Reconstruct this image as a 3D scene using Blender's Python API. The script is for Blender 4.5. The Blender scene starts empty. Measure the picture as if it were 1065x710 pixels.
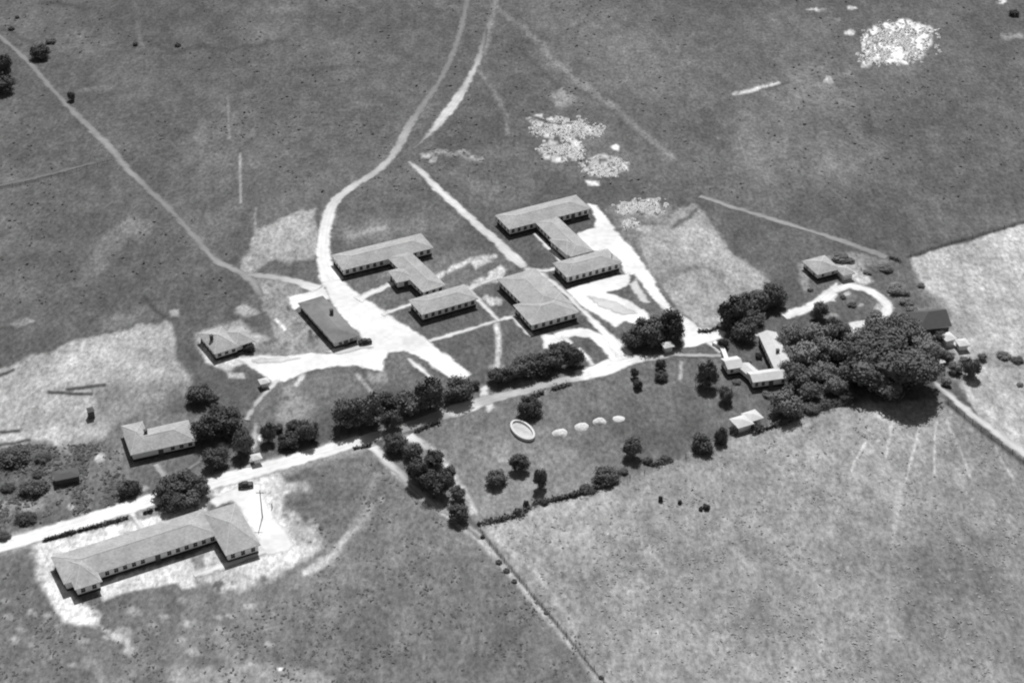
import bpy, bmesh, math, random
import numpy as np
from mathutils import Vector
from mathutils.geometry import tessellate_polygon

# ------------------------------------------------------------------ camera
W0, H0 = 1065.0, 710.0
FPX = 1850.0
DEP = math.radians(34.0)
DIST = 560.0
CAM = Vector((0, -DIST*math.cos(DEP), DIST*math.sin(DEP)))
FWD = Vector((0, math.cos(DEP), -math.sin(DEP)))
UP = Vector((0, math.sin(DEP), math.cos(DEP)))
sc = bpy.context.scene
col = sc.collection
cam = bpy.data.cameras.new('camera')
cam.sensor_width = 36
cam.lens = 36*FPX/W0
cam.clip_start = 1
cam.clip_end = 20000
co = bpy.data.objects.new('camera', cam)
co.location = CAM
co.rotation_euler = (math.pi/2-DEP, 0, 0)
col.objects.link(co)
sc.camera = co

# ------------------------------------------------------------------ light
SUN_EL, SUN_AZ = math.radians(54), math.radians(3)
w = bpy.data.worlds.new('World'); sc.world = w; w.use_nodes = True
nt = w.node_tree; nt.nodes.clear()
sky = nt.nodes.new('ShaderNodeTexSky'); sky.sky_type = 'NISHITA'; sky.sun_disc = False
sky.sun_elevation = SUN_EL; sky.sun_rotation = SUN_AZ
bw = nt.nodes.new('ShaderNodeRGBToBW')
bg = nt.nodes.new('ShaderNodeBackground'); bg.inputs[1].default_value = 0.062
ow = nt.nodes.new('ShaderNodeOutputWorld')
nt.links.new(sky.outputs[0], bw.inputs[0]); nt.links.new(bw.outputs[0], bg.inputs[0]); nt.links.new(bg.outputs[0], ow.inputs[0])
sl = bpy.data.lights.new('sun', 'SUN'); sl.energy = 4.2; sl.angle = math.radians(0.5); sl.color = (1, 1, 1)
so = bpy.data.objects.new('sun', sl); so.rotation_euler = (-(math.pi/2-SUN_EL), 0, -SUN_AZ); so.location = (0, 300, 400)
col.objects.link(so)
sc.view_settings.view_transform = 'Standard'; sc.view_settings.look = 'None'
sc.view_settings.gamma = 1; sc.view_settings.exposure = 0.1
sc.cycles.filter_width = 2.1
sc.cycles.max_bounces = 4

# ------------------------------------------------------------------ helpers
def at(x, y, z=0.0):
    d = FWD*FPX + Vector((1, 0, 0))*(x-W0/2) + UP*(H0/2-y)
    t = (z-CAM.z)/d.z
    p = CAM + d*t
    return Vector((p.x, p.y, z))

def mpp(y):
    """metres per pixel (across) of ground at picture row y"""
    p = at(W0/2, y)
    return (p-CAM).dot(FWD)/FPX

def lattice(seed, n=256):
    return np.random.RandomState(seed).rand(n, n)
_lat = {}
def vnoise(x, y, seed=0):
    if seed not in _lat: _lat[seed] = lattice(seed)
    L = _lat[seed]; n = 256
    xi = np.floor(x).astype(int); yi = np.floor(y).astype(int)
    fx = x-xi; fy = y-yi
    fx = fx*fx*(3-2*fx); fy = fy*fy*(3-2*fy)
    a = L[xi % n, yi % n]; b = L[(xi+1) % n, yi % n]; c = L[xi % n, (yi+1) % n]; d = L[(xi+1) % n, (yi+1) % n]
    return (a*(1-fx)+b*fx)*(1-fy)+(c*(1-fx)+d*fx)*fy
def fbm(x, y, seed=0, octv=4):
    s = 0; a = 0.5; t = 0
    for k in range(octv):
        s = s + a*vnoise(x*2**k+17.3*k, y*2**k+5.1*k, seed+k); t += a; a *= 0.5
    return s/t

def props(o, label=None, cat=None, group=None, kind=None):
    if label: o['label'] = label
    if cat: o['category'] = cat
    if group: o['group'] = group
    if kind: o['kind'] = kind
    return o

def empty(name, loc, rz=0, label=None, cat=None, group=None):
    o = bpy.data.objects.new(name, None); o.location = loc; o.rotation_euler = (0, 0, rz)
    o.empty_display_size = 1
    col.objects.link(o)
    return props(o, label, cat, group)

class MB:
    def __init__(s): s.v = []; s.f = []; s.m = []
    def add(s, verts, faces, mi=0):
        n = len(s.v); s.v += [tuple(v) for v in verts]; s.f += [tuple(i+n for i in f) for f in faces]; s.m += [mi]*len(faces)
    def box(s, x0, x1, y0, y1, z0, z1, mi=0):
        s.add([(x0,y0,z0),(x1,y0,z0),(x1,y1,z0),(x0,y1,z0),(x0,y0,z1),(x1,y0,z1),(x1,y1,z1),(x0,y1,z1)],
              [(0,3,2,1),(4,5,6,7),(0,1,5,4),(1,2,6,5),(2,3,7,6),(3,0,4,7)], mi)
    def tube(s, p, q, r0, r1, n=8, mi=0, cap=True):
        p = Vector(p); q = Vector(q); d = (q-p).normalized()
        a = d.orthogonal().normalized(); b = d.cross(a)
        vs = []
        for c, r in ((p, r0), (q, r1)):
            for k in range(n):
                t = 2*math.pi*k/n; vs.append(c+a*(r*math.cos(t))+b*(r*math.sin(t)))
        fs = [(k, (k+1) % n, n+(k+1) % n, n+k) for k in range(n)]
        if cap: fs += [tuple(range(n))[::-1], tuple(range(n, 2*n))]
        s.add(vs, fs, mi)
    def build(s, name, mats, parent=None, smooth=False):
        me = bpy.data.meshes.new(name); me.from_pydata(s.v, [], s.f)
        if not isinstance(mats, (list, tuple)): mats = [mats]
        for m in mats: me.materials.append(m)
        me.polygons.foreach_set('material_index', s.m)
        if smooth: me.polygons.foreach_set('use_smooth', [True]*len(s.f))
        me.update()
        o = bpy.data.objects.new(name, me); col.objects.link(o)
        if parent: o.parent = parent
        return o

# ------------------------------------------------------------------ materials (all neutral: black and white film)
def mat(name, tone, var=0.15, scale=1.0, rough=0.9, bump=0.0, bscale=4.0, attr=None, var2=0.0, scale2=0.15, objrand=0.0, detail=4, ysc=1.0):
    m = bpy.data.materials.new(name); m.use_nodes = True
    n = m.node_tree; N = n.nodes; L = n.links
    b = N['Principled BSDF']; b.inputs['Roughness'].default_value = rough
    b.inputs['Specular IOR Level'].default_value = 0.25
    tc = N.new('ShaderNodeTexCoord')
    def nz(sc_, det=detail):
        t = N.new('ShaderNodeTexNoise'); t.inputs['Scale'].default_value = sc_; t.inputs['Detail'].default_value = det
        t.inputs['Roughness'].default_value = 0.65
        if ysc != 1.0:
            mp = N.new('ShaderNodeMapping'); mp.inputs['Scale'].default_value = (1, ysc, 1)
            L.new(tc.outputs['Object'], mp.inputs['Vector']); L.new(mp.outputs[0], t.inputs['Vector'])
        else: L.new(tc.outputs['Object'], t.inputs['Vector'])
        return t.outputs['Fac']
    def mth(op, a, bb):
        k = N.new('ShaderNodeMath'); k.operation = op
        for i, v in enumerate((a, bb)):
            if isinstance(v, (int, float)): k.inputs[i].default_value = v
            else: L.new(v, k.inputs[i])
        return k.outputs[0]
    if attr:
        an = N.new('ShaderNodeAttribute'); an.attribute_name = attr; base = an.outputs['Fac']
    else:
        base = tone
    f = mth('ADD', mth('MULTIPLY', mth('SUBTRACT', nz(scale), 0.5), var*4), 1.0)
    if var2: f = mth('MULTIPLY', f, mth('ADD', mth('MULTIPLY', mth('SUBTRACT', nz(scale2, 5), 0.5), var2*4), 1.0))
    if objrand:
        oi = N.new('ShaderNodeObjectInfo')
        f = mth('MULTIPLY', f, mth('ADD', mth('MULTIPLY', mth('SUBTRACT', oi.outputs['Random'], 0.5), objrand*2), 1.0))
    v = mth('MINIMUM', mth('MAXIMUM', mth('MULTIPLY', f, base), 0.01), 0.86)
    cb = N.new('ShaderNodeCombineColor')
    for i in range(3): L.new(v, cb.inputs[i])
    L.new(cb.outputs[0], b.inputs['Base Color'])
    if bump:
        bp = N.new('ShaderNodeBump'); bp.inputs['Strength'].default_value = 1.0; bp.inputs['Distance'].default_value = bump
        L.new(nz(bscale, 5), bp.inputs['Height']); L.new(bp.outputs[0], b.inputs['Normal'])
    return m

M = {}
M['ground'] = mat('ground_grass', .1, var=.50, scale=0.85, bump=.42, bscale=.8, attr='tone', var2=.26, scale2=.2, ysc=.55, rough=1)
M['road'] = mat('shell_road', .7, var=.05, scale=.5, attr='tone', rough=1)
rm_ = M['road']; N_ = rm_.node_tree.nodes; L_ = rm_.node_tree.links
an_ = N_.new('ShaderNodeAttribute'); an_.attribute_name = 'cover'
tr_ = N_.new('ShaderNodeBsdfTransparent'); mx_ = N_.new('ShaderNodeMixShader')
L_.new(an_.outputs['Fac'], mx_.inputs[0]); L_.new(tr_.outputs[0], mx_.inputs[1]); L_.new(N_['Principled BSDF'].outputs[0], mx_.inputs[2])
L_.new(mx_.outputs[0], N_['Material Output'].inputs['Surface'])
M['roof'] = mat('shingle_roof', .37, var=.26, scale=1.3, var2=.22, scale2=.2, rough=.95, bump=.02, bscale=3)
M['roof_dark'] = mat('tar_roof', .19, var=.12, scale=.5, var2=.42, scale2=.11)
M['roof_barn'] = mat('weathered_roof', .10, var=.1, scale=.8)
M['roof_white'] = mat('white_roof', .60, var=.10, scale=.9, var2=.10, scale2=.2)
M['wall'] = mat('cream_wall', .86, var=.03, scale=.6)
M['fascia'] = mat('fascia_paint', .6, var=.03, scale=1)
M['glass'] = mat('window_glass', .02, var=.02, scale=1, rough=.15)
M['frame'] = mat('window_frame', .6, var=.03, scale=1)
M['door'] = mat('door_paint', .12, var=.1, scale=2)
M['wood'] = mat('grey_wood', .1, var=.15, scale=2)
M['brick'] = mat('chimney_brick', .10, var=.1, scale=3)
M['brick_dark'] = mat('dark_brick', .045, var=.1, scale=2)
M['leaf'] = mat('foliage', .118, var=.3, scale=.6, rough=.8, objrand=.35)
M['leaf2'] = mat('foliage_pale', .205, var=.3, scale=.6, rough=.8, objrand=.4)
M['bark'] = mat('bark', .09, var=.1, scale=2)
M['white'] = mat('white_stone', .66, var=.09, scale=1.1, bump=.1, bscale=1.5)
M['stucco'] = mat('white_stucco', .8, var=.04, scale=1)
M['carpaint'] = mat('dark_car_paint', .03, var=.02, scale=1, rough=.3)
M['tyre'] = mat('tyre_rubber', .02, var=.05, scale=3)
M['wire'] = mat('wire_metal', .2, var=.05, scale=3)

# ------------------------------------------------------------------ ground tones
def project(X, Y):
    dx = X; dy = Y-CAM.y; dz = -CAM.z
    depth = dy*FWD.y+dz*FWD.z
    up = dy*UP.y+dz*UP.z
    ok = depth > 50
    depth = np.where(ok, depth, 50)
    return W0/2+FPX*dx/depth, H0/2-FPX*up/depth, ok

def smooth(t): t = np.clip(t, 0, 1); return t*t*(3-2*t)

class Painter:
    def __init__(s, X, Y):
        s.X, s.Y = X, Y
        s.px, s.py, s.ok = project(X, Y)
        s.t = np.full(X.shape, 0.085)
        n1 = fbm(X*.16, Y*.09, 11, 4)-.5; n2 = fbm(X*.16, Y*.09, 31, 4)-.5
        s.wx, s.wy = n1, n2
        s.fine = fbm(X*.55, Y*.3, 51, 3)
        s.mid = fbm(X*.22, Y*.12, 71, 4)
    def _sel(s, pts, pad):
        xs = [p[0] for p in pts]; ys = [p[1] for p in pts]
        return np.nonzero(s.ok & (s.px > min(xs)-pad) & (s.px < max(xs)+pad) & (s.py > min(ys)-pad) & (s.py < max(ys)+pad))[0]
    def _apply(s, i, sd, tone, feather, op, brk, brkf):
        wgt = smooth(0.5-sd/feather)*op
        if brk > 0:
            n = (s.fine if brkf else s.mid)[i]
            wgt = wgt*smooth((n-(.5-.25*(1-brk)*1.2)-(brk-.5)*.25)*4.5+.5)
        s.t[i] = s.t[i]*(1-wgt)+tone*wgt
    def poly(s, pts, tone, feather=5, warp=6, op=1, brk=0, brkf=False):
        i = s._sel(pts, warp+feather+2)
        if not len(i): return
        x = s.px[i]+s.wx[i]*warp*2+(s.fine[i]-.5)*3.2; y = s.py[i]+s.wy[i]*warp*1.4+(s.fine[i]-.5)*2.4
        inside = np.zeros(len(i), bool); dist = np.full(len(i), 1e9)
        n = len(pts)
        for k in range(n):
            x1, y1 = pts[k]; x2, y2 = pts[(k+1) % n]
            c = ((y1 > y) != (y2 > y))
            if y2 != y1:
                c &= x < (x2-x1)*(y-y1)/(y2-y1)+x1
            inside ^= c
            vx, vy = x2-x1, y2-y1; l2 = vx*vx+vy*vy+1e-9
            t = np.clip(((x-x1)*vx+(y-y1)*vy)/l2, 0, 1)
            dist = np.minimum(dist, np.hypot(x-x1-t*vx, y-y1-t*vy))
        sd = np.where(inside, -dist, dist)
        s._apply(i, sd, tone, feather, op, brk, brkf)
    def line(s, pts, width, tone, feather=2, warp=1.5, op=1, brk=0, brkf=False):
        i = s._sel(pts, warp+feather+width+2)
        if not len(i): return
        x = s.px[i]+s.wx[i]*warp*2+(s.fine[i]-.5)*1.0; y = s.py[i]+s.wy[i]*warp*1.4+(s.fine[i]-.5)*.8
        dist = np.full(len(i), 1e9)
        for k in range(len(pts)-1):
            x1, y1 = pts[k]; x2, y2 = pts[k+1]
            vx, vy = x2-x1, y2-y1; l2 = vx*vx+vy*vy+1e-9
            t = np.clip(((x-x1)*vx+(y-y1)*vy)/l2, 0, 1)
            dist = np.minimum(dist, np.hypot(x-x1-t*vx, y-y1-t*vy))
        s._apply(i, dist-width/2-.3, tone*1.12 if tone > .11 else tone*.9, feather, min(1, op*1.25), brk, brkf)
    def spot(s, x, y, rx, ry, tone, feather=.8, op=1, brk=0, brkf=True):
        i = np.nonzero(s.ok & (abs(s.px-x) < rx*2+3) & (abs(s.py-y) < ry*2+3))[0]
        if not len(i): return
        k_ = 1.1*min(rx, 7)
        xx = s.px[i]+s.wx[i]*k_*2+(s.fine[i]-.5)*k_*1.2; yy = s.py[i]+s.wy[i]*k_+(s.fine[i]-.5)*k_*.7
        sd = (np.hypot((xx-x)/rx, (yy-y)/ry)-1)*min(rx, ry)
        s._apply(i, sd, tone, feather*min(rx, ry), op, brk, brkf)

def paint(P):
    px, py = P.px, P.py
    # broad fields
    P.poly([(-400,560),(0,568),(380,458),(392,466),(500,558),(640,725),(760,1100),(-600,1100)], .122, 6, 4)
    P.poly([(-400,640),(0,600),(60,640),(200,640),(300,660),(350,720),(350,1000),(-400,1000)], .10, 60, 20, .8)
    P.poly([(498,548),(556,524),(640,503),(700,480),(765,452),(835,432),(880,420),(985,415),(1065,478),(1300,640),(1300,1100),(760,1100),(625,706)], .208, 5, 5)
    P.poly([(840,560),(960,540),(1200,560),(1200,800),(980,800),(880,640)], .16, 60, 20, .8)
    P.poly([(600,650),(800,600),(900,660),(860,760),(650,760)], .18, 40, 20, .5)
    P.poly([(700,480),(880,430),(960,440),(900,520),(760,560),(560,590),(560,550)], .235, 50, 20, .6)
    P.poly([(395,462),(500,420),(610,393),(660,380),(750,372),(765,440),(640,500),(500,545),(450,520)], .112, 6, 5)
    P.poly([(430,465),(520,455),(600,470),(640,500),(560,520),(500,540),(455,500)], .15, 30, 12, .8)
    P.poly([(948,268),(1065,232),(1400,130),(1400,760),(1065,478),(1030,445),(1005,415),(995,380),(985,345),(970,325),(952,296)], .345, 4, 5)
    P.poly([(1000,370),(1030,365),(1080,370),(1080,385),(1030,382)], .2, 10, 8, .8, .3)
    P.poly([(990,330),(1030,322),(1015,350),(1000,372),(1020,400),(985,400),(975,350)], .24, 12, 10, .7, .3)
    P.poly([(1010,380),(1065,390),(1065,460),(1020,425)], .36, 10, 8, .7, .2)
    P.poly([(948,268),(958,272),(965,300),(1000,370),(985,345),(952,300)], .45, 8, 4, .6)
    # pale worn area upper right, darker strip at very top right
    P.poly([(800,90),(880,80),(900,150),(870,210),(800,215),(740,190),(770,130)], .145, 60, 25, .8)
    P.poly([(640,-40),(1100,-60),(1100,60),(980,40),(900,20),(700,10)], .07, 20, 15, .7, .3)
    P.poly([(540,-40),(620,-10),(760,120),(680,120),(560,60)], .10, 40, 20, .7)
    P.poly([(0,120),(110,160),(150,210),(120,300),(30,360),(-60,380),(-60,120)], .098, 60, 20, .7)
    P.poly([(-40,330),(100,300),(180,330),(60,355),(0,382),(-60,390)], .075, 14, 12, .7)
    # old scar shapes, upper left
    P.poly([(78,298),(90,270),(105,245),(135,226),(160,228),(160,240),(135,246),(112,270),(98,296)], .155, 8, 6, .8)
    P.poly([(200,140),(212,125),(214,150),(206,152)], .14, 5, 3, .7)
    P.line([(250,160),(250,210)], 2, .2, 2, 1, .9)
    P.line([(237,100),(238,145)], 2, .13, 2, 2, .7)
    P.line([(80,97),(120,88),(110,94)], 4, .13, 4, 3, .6)
    P.line([(266,216),(266,242)], 1.5, .2, 2, 1, .6)
    P.poly([(10,336),(30,330),(38,334),(18,340)], .2, 3, 3, .8)
    P.line([(0,195),(28,190),(70,178)], 2.5, .05, 2, 1, .7)
    for q in ([(205,48),(240,52),(300,40)], [(150,40),(180,55),(210,50)], [(0,30),(25,42),(50,45)], [(40,2),(80,6)], [(300,75),(380,70)]):
        P.line(q, 3, .055, 5, 6, .8, .5, True)
    P.poly([(178,28),(198,25),(215,38),(190,42)], .12, 10, 6, .7)
    P.poly([(245,30),(290,28),(285,42),(250,44)], .13, 10, 6, .7)
    P.line([(140,2),(148,50),(130,60)], 3, .12, 4, 4, .5)
    # left big bare field
    P.poly([(-60,400),(0,384),(40,366),(80,354),(120,346),(150,338),(178,333),(182,352),(184,372),(197,392),(196,404),(176,412),(150,420),(135,432),(112,440),(110,458),(80,464),(40,466),(-60,470)], .30, 5, 7)
    P.poly([(60,372),(120,350),(176,338),(180,372),(150,380),(100,390)], .34, 14, 8, .7)
    P.poly([(95,402),(195,395),(200,412),(150,432),(110,440),(100,425)], .17, 14, 9, .85)
    P.poly([(100,330),(150,318),(175,325),(150,334),(105,345)], .16, 8, 5, .7)
    P.line([(150,312),(165,325),(180,334)], 5, .055, 5, 3, .8)
    P.poly([(176,322),(186,322),(186,330),(178,330)], .35, 3, 2, .9)
    for q in ([(0,449),(20,448)], [(0,463),(30,458)], [(70,405),(110,400)], [(50,408),(95,410)], [(0,390),(14,384)]):
        P.line(q, 3, .05, 3, 2, .9)
    P.line([(0,456),(30,452),(60,445)], 4, .36, 4, 3, .7)
    P.poly([(-60,466),(0,466),(50,460),(70,470),(60,500),(30,515),(-60,515)], .085, 8, 10, .85, .45)
    P.poly([(110,438),(150,430),(220,430),(230,490),(140,520),(100,480)], .13, 12, 8, .7)
    P.poly([(50,480),(110,450),(130,500),(130,526),(0,565),(-60,565),(-60,520),(40,512)], .115, 10, 8, .8)
    P.poly([(-60,525),(0,522),(45,520),(45,530),(0,536),(-60,540)], .25, 8, 7, .7, .3)
    P.poly([(60,450),(95,450),(90,475),(60,470)], .2, 8, 6, .6, .3)
    P.spot(103,476,6,4,.38); P.spot(75,527,4,3,.33); P.spot(130,515,5,7,.25); P.spot(146,506,7,3.5,.33)
    P.spot(95,441,4,4,.3); P.spot(70,455,5,3,.3)
    # bare patches round the yard
    P.poly([(247,278),(256,258),(268,240),(295,226),(312,218),(330,218),(330,250),(326,268),(300,272),(285,268),(262,282)], .245, 5, 6)
    P.poly([(248,272),(262,262),(272,275),(262,286),(250,284)], .3, 5, 4, .8)
    P.poly([(264,288),(290,284),(312,296),(316,306),(296,316),(290,336),(272,322)], .23, 6, 5, .9)
    P.poly([(270,292),(282,296),(284,312),(274,310)], .32, 5, 3, .7)
    P.spot(255,323,9,6,.3); P.spot(254,322,6,4,.32)
    P.line([(333,205),(330,270)], 3, .07, 3, 2, .7)
    P.poly([(280,318),(300,312),(310,325),(345,365),(300,372),(286,345)], .22, 6, 6, .8, .35, True)
    P.line([(288,333),(296,342)], 3, .5, 2, 2, .9)
    P.line([(322,345),(326,360)], 4, .06, 3, 2, .8, .2, True)
    P.poly([(203,348),(212,343),(225,378),(262,368),(262,376),(236,386),(216,378),(204,362)], .5, 4, 3, .9)
    P.poly([(236,386),(254,388),(256,393),(238,393)], .42, 3, 2, .9)
    P.poly([(208,345),(250,332),(262,345),(280,352),(262,362),(215,360)], .3, 6, 4, .8)
    P.poly([(250,360),(330,352),(345,360),(340,372),(250,372)], .2, 6, 4, .7, .2)
    P.poly([(176,330),(200,325),(215,380),(240,400),(205,400),(190,385),(184,360)], .085, 8, 5, .8)
    # grass island south of yard
    P.poly([(275,400),(345,385),(395,390),(400,372),(430,370),(470,398),(450,402),(400,405),(360,410),(330,440),(260,450)], .125, 8, 5, .7)
    P.poly([(300,405),(330,420),(300,440),(285,430)], .24, 14, 8, .7, .4, True)
    P.poly([(380,388),(400,386),(402,398),(385,396)], .3, 6, 5, .6)
    P.line([(372,390),(380,400),(388,410)], 3, .3, 3, 3, .6)
    P.line([(315,390),(308,400)], 3, .4, 3, 2, .7)
    # north track verge, pale streaks behind H building
    P.poly([(345,235),(420,225),(480,222),(480,250),(440,240),(360,255)], .125, 14, 8, .8)
    P.line([(362,246),(390,238),(400,236)], 4, .17, 4, 4, .7)
    P.poly([(380,290),(428,270),(470,262),(520,255),(540,278),(500,300),(470,300)], .13, 10, 6, .7)
    P.line([(449,291),(470,279),(490,270),(515,266)], 3.5, .4, 3, 3, .9, .3, True)
    P.poly([(488,272),(505,268),(512,272),(494,280)], .5, 3, 3, .9, .1, True)
    P.line([(483,300),(500,292),(515,290)], 6, .4, 4, 3, .8, .3, True)
    P.poly([(508,284),(520,276),(526,280),(522,292),(510,294)], .6, 3, 2, .95)
    P.line([(548,281),(560,284),(566,288)], 5, .5, 4, 3, .8)
    P.spot(512,313,7,4,.4, brk=.2); P.spot(505,309,4,3,.35)
    P.poly([(478,150),(560,150),(560,200),(520,215),(440,170)], .12, 12, 8, .6, .3)
    P.line([(440,162),(455,158),(500,166)], 4, .28, 4, 4, .8, .5, True)
    P.spot(449,165,6,3,.35); P.spot(482,159,5,3,.3, brk=.3)
    # tracks
    P.line([(515,-20),(512,20),(503,55)], 5, .16, 5, 4, .7, .2)
    P.line([(515,8),(545,30),(570,55),(595,78),(620,98),(655,125),(700,165)], 5, .14, 5, 5, .8, .15)
    P.line([(500,75),(512,92),(525,120),(530,140)], 4, .14, 4, 4, .7)
    P.line([(530,40),(575,85),(590,100)], 3, .065, 4, 3, .6)
    P.spot(588,102,12,8,.2)
    # white sand scars
    P.poly([(548,124),(570,121),(600,126),(630,134),(625,142),(600,140),(592,150),(570,145),(556,132)], .62, 3, 8, 1, .6, True)
    P.poly([(564,150),(580,145),(604,148),(608,158),(585,166),(568,168),(562,160)], .6, 3, 7, 1, .6, True)
    P.poly([(600,168),(625,160),(652,170),(655,178),(628,183),(606,180)], .55, 3, 7, 1, .62, True)
    P.poly([(545,120),(640,125),(660,180),(600,190),(550,165)], .13, 16, 8, .4)
    P.poly([(608,187),(622,188),(624,194),(612,193)], .65, 2, 2)
    P.spot(641,153,4,3,.6); P.spot(583,166,7,3,.6); P.spot(570,163,5,3,.6)
    P.line([(548,120),(572,128),(600,129),(625,130)], 2, .05, 2, 2, .7, .3, True)
    P.poly([(896,44),(906,32),(925,22),(960,24),(974,32),(968,45),(960,60),(935,66),(900,68)], .6, 5, 9, 1, .52, True)
    P.spot(882,34,5,3,.45); P.spot(850,9,8,1.8,.35); P.spot(885,9,4,2,.4); P.spot(1042,1,8,2.5,.5); P.spot(1052,38,12,4,.2)
    P.spot(862,83,5,4,.28); P.spot(870,20,4,2,.2)
    P.line([(764,98),(785,93),(810,86)], 3, .35, 3, 2, .9, .3, True)
    P.line([(790,94),(820,86)], 2, .05, 2, 2, .6)
    P.poly([(640,212),(660,208),(672,214),(665,222),(645,222)], .5, 3, 5, 1, .4, True)
    P.poly([(672,206),(685,208),(690,224),(672,226)], .48, 3, 4, 1, .55, True)
    P.poly([(628,215),(700,210),(700,262),(664,262),(640,235)], .2, 10, 8, .7, .35, True)
    P.spot(651,232,6,4,.45,brk=.2); P.spot(662,234,5,3,.42,brk=.2); P.spot(675,240,8,6,.3)
    # eastern bare triangle
    P.poly([(698,232),(702,215),(718,212),(735,222),(748,240),(760,262),(790,280),(808,296),(790,306),(764,318),(748,338),(728,342),(712,328),(690,300),(678,285),(668,262),(672,246)], .235, 6, 8)
    P.poly([(715,222),(730,222),(755,262),(780,282),(800,298),(760,300),(718,282),(700,262)], .29, 14, 9, .75)
    P.poly([(700,300),(760,300),(748,336),(728,340),(708,322)], .29, 12, 6, .75)
    P.line([(700,282),(730,278),(752,286)], 6, .13, 8, 5, .8)
    P.line([(698,236),(716,226),(722,218)], 4, .09, 4, 4, .7)
    P.poly([(660,262),(690,280),(690,305),(672,285)], .14, 8, 6, .6)
    # right compound
    P.poly([(832,275),(880,262),(925,270),(920,276),(850,282)], .22, 5, 4, .8)
    P.poly([(830,274),(838,274),(843,300),(838,306),(832,290)], .25, 4, 3, .8)
    P.poly([(848,268),(890,264),(885,282),(852,290)], .19, 5, 4, .6)
    P.poly([(925,270),(948,268),(960,300),(990,340),(960,345),(925,320),(900,290)], .10, 8, 5, .8)
    P.poly([(940,300),(985,310),(990,330),(950,325)], .13, 8, 5, .6, .3)
    P.spot(933,297,5,3.5,.26,brk=.1); P.spot(940,310,4,4,.3,brk=.1); P.spot(925,305,5,3,.2)
    P.line([(944,320),(960,322),(975,318)], 3, .18, 3, 2, .7)
    P.poly([(868,268),(895,270),(908,292),(895,298),(875,296)], .35, 5, 4, .85, .3, True)
    P.spot(229,463,5,4,.5); P.spot(271,455,4,3,.6); P.spot(862,330,6,4,.6); P.spot(899,290,6,4,.5); P.spot(889,284,6,3,.4); P.spot(882,306,4,2.5,.35); P.spot(894,317,3,2,.3); P.spot(913,320,5,5,.3,brk=.2)
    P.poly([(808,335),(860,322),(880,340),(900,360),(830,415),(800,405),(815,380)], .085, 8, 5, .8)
    P.spot(990,357,7,4,.5); P.spot(1003,362,6,3,.5); P.spot(985,350,5,7,.35)
    P.spot(934,332,2,3,.45)
    P.line([(932,328),(938,336)], 2.5, .5, 2, 1)
    # park
    P.line([(517,337),(519,360),(517,384)], 4.5, .42, 4, 1.5, .85)
    P.poly([(512,380),(524,380),(524,392),(508,392)], .3, 8, 3, .7)
    P.line([(708,377),(708,393)], 3, .28, 3, 1, .8)
    P.poly([(500,400),(560,388),(560,400),(505,412)], .2, 6, 4, .6)
    P.line([(520,412),(600,405),(700,398)], 3, .14, 5, 4, .5)
    P.spot(517,476,6,4,.2); P.spot(475,540,6,5,.2)
    P.poly([(690,490),(720,480),(760,500),(720,520)], .2, 20, 12, .4)
    # aprons of pale shell round yards and verges
    P.line([(-40,579),(60,553.5),(140,529),(250,496),(370,462)], 19, .28, 8, 4, .55)
    P.poly([(34,566),(60,560),(135,542),(180,531),(216,517),(214,540),(190,546),(60,583),(56,600),(84,626),(103,642),(96,652),(76,646),(58,628),(44,602)], .58, 5, 4, .95)
    P.poly([(60,600),(84,624),(105,640),(100,654),(72,648),(56,630),(40,600),(34,575)], .6, 7, 6, .8, .12)
    P.poly([(222,512),(252,500),(290,494),(302,512),(285,530),(300,548),(312,570),(306,590),(262,600),(238,590),(268,578),(262,556),(244,520)], .62, 5, 6, .95)
    P.poly([(285,498),(320,500),(318,512),(296,515),(300,530),(326,545),(330,570),(290,600),(250,612),(200,608),(180,600),(215,585),(262,585)], .42, 10, 12, .8, .42, True)
    P.poly([(330,580),(352,562),(375,535),(384,520),(390,525),(372,555),(345,585),(310,600)], .25, 8, 6, .7, .1)
    P.line([(318,596),(348,576),(368,550)], 6, .3, 6, 3, .7)
    P.line([(368,550),(382,520),(392,495)], 5, .17, 6, 3, .7)
    P.poly([(103,606),(150,592),(190,580),(222,570),(238,588),(196,603),(170,608),(130,617),(106,626)], .56, 4, 4, .95, .1, True)
    P.poly([(180,584),(222,568),(236,584),(215,597),(200,604),(188,598)], .45, 5, 5, .9, .35, True)
    P.poly([(174,590),(188,582),(204,610),(190,612)], .55, 4, 4, .9)
    P.poly([(196,580),(212,575),(214,590),(204,596)], .12, 4, 4, .8)
    P.poly([(100,612),(112,606),(116,618),(106,622)], .62, 3, 3, .9)
    for (x, y, r) in ((52,640,5),(50,646,3),(9,641,5),(23,655,4),(14,665,5),(56,683,4),(76,692,4),(110,655,4),(130,660,9),(138,676,8),(112,663,4),(140,637,6),(188,622,5),(262,629,5),(195,648,5),(189,665,6),(160,693,4),(279,651,5),(281,670,4),(225,641,4),(262,692,4),(204,678,6),(240,640,4),(172,640,4),(5,625,4),(35,637,5),(62,650,4),(100,640,4),(30,670,5),(85,668,6),(230,655,6),(160,560+90,4)):
        P.spot(x, y, r, r*.62, .25 if r < 8 else .3, feather=1.6, op=.85, brk=.1)
    P.poly([(100,648),(122,658),(138,664),(136,672),(118,664)], .42, 4, 4, .8, .3, True)
    P.poly([(180,700),(240,690),(300,690),(350,706),(350,740),(170,740)], .24, 14, 12, .75, .3)
    P.poly([(220,650),(240,655),(246,690),(230,685)], .2, 12, 8, .6, .3)
    P.poly([(80,660),(100,690),(112,712),(102,712),(86,690)], .17, 8, 5, .5)
    P.poly([(410,560),(470,580),(520,640),(560,680),(500,700),(430,650)], .14, 60, 20, .5, .2)
    P.spot(396,519,4,4,.26)
    P.spot(292,695,3,2,.7)
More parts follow.
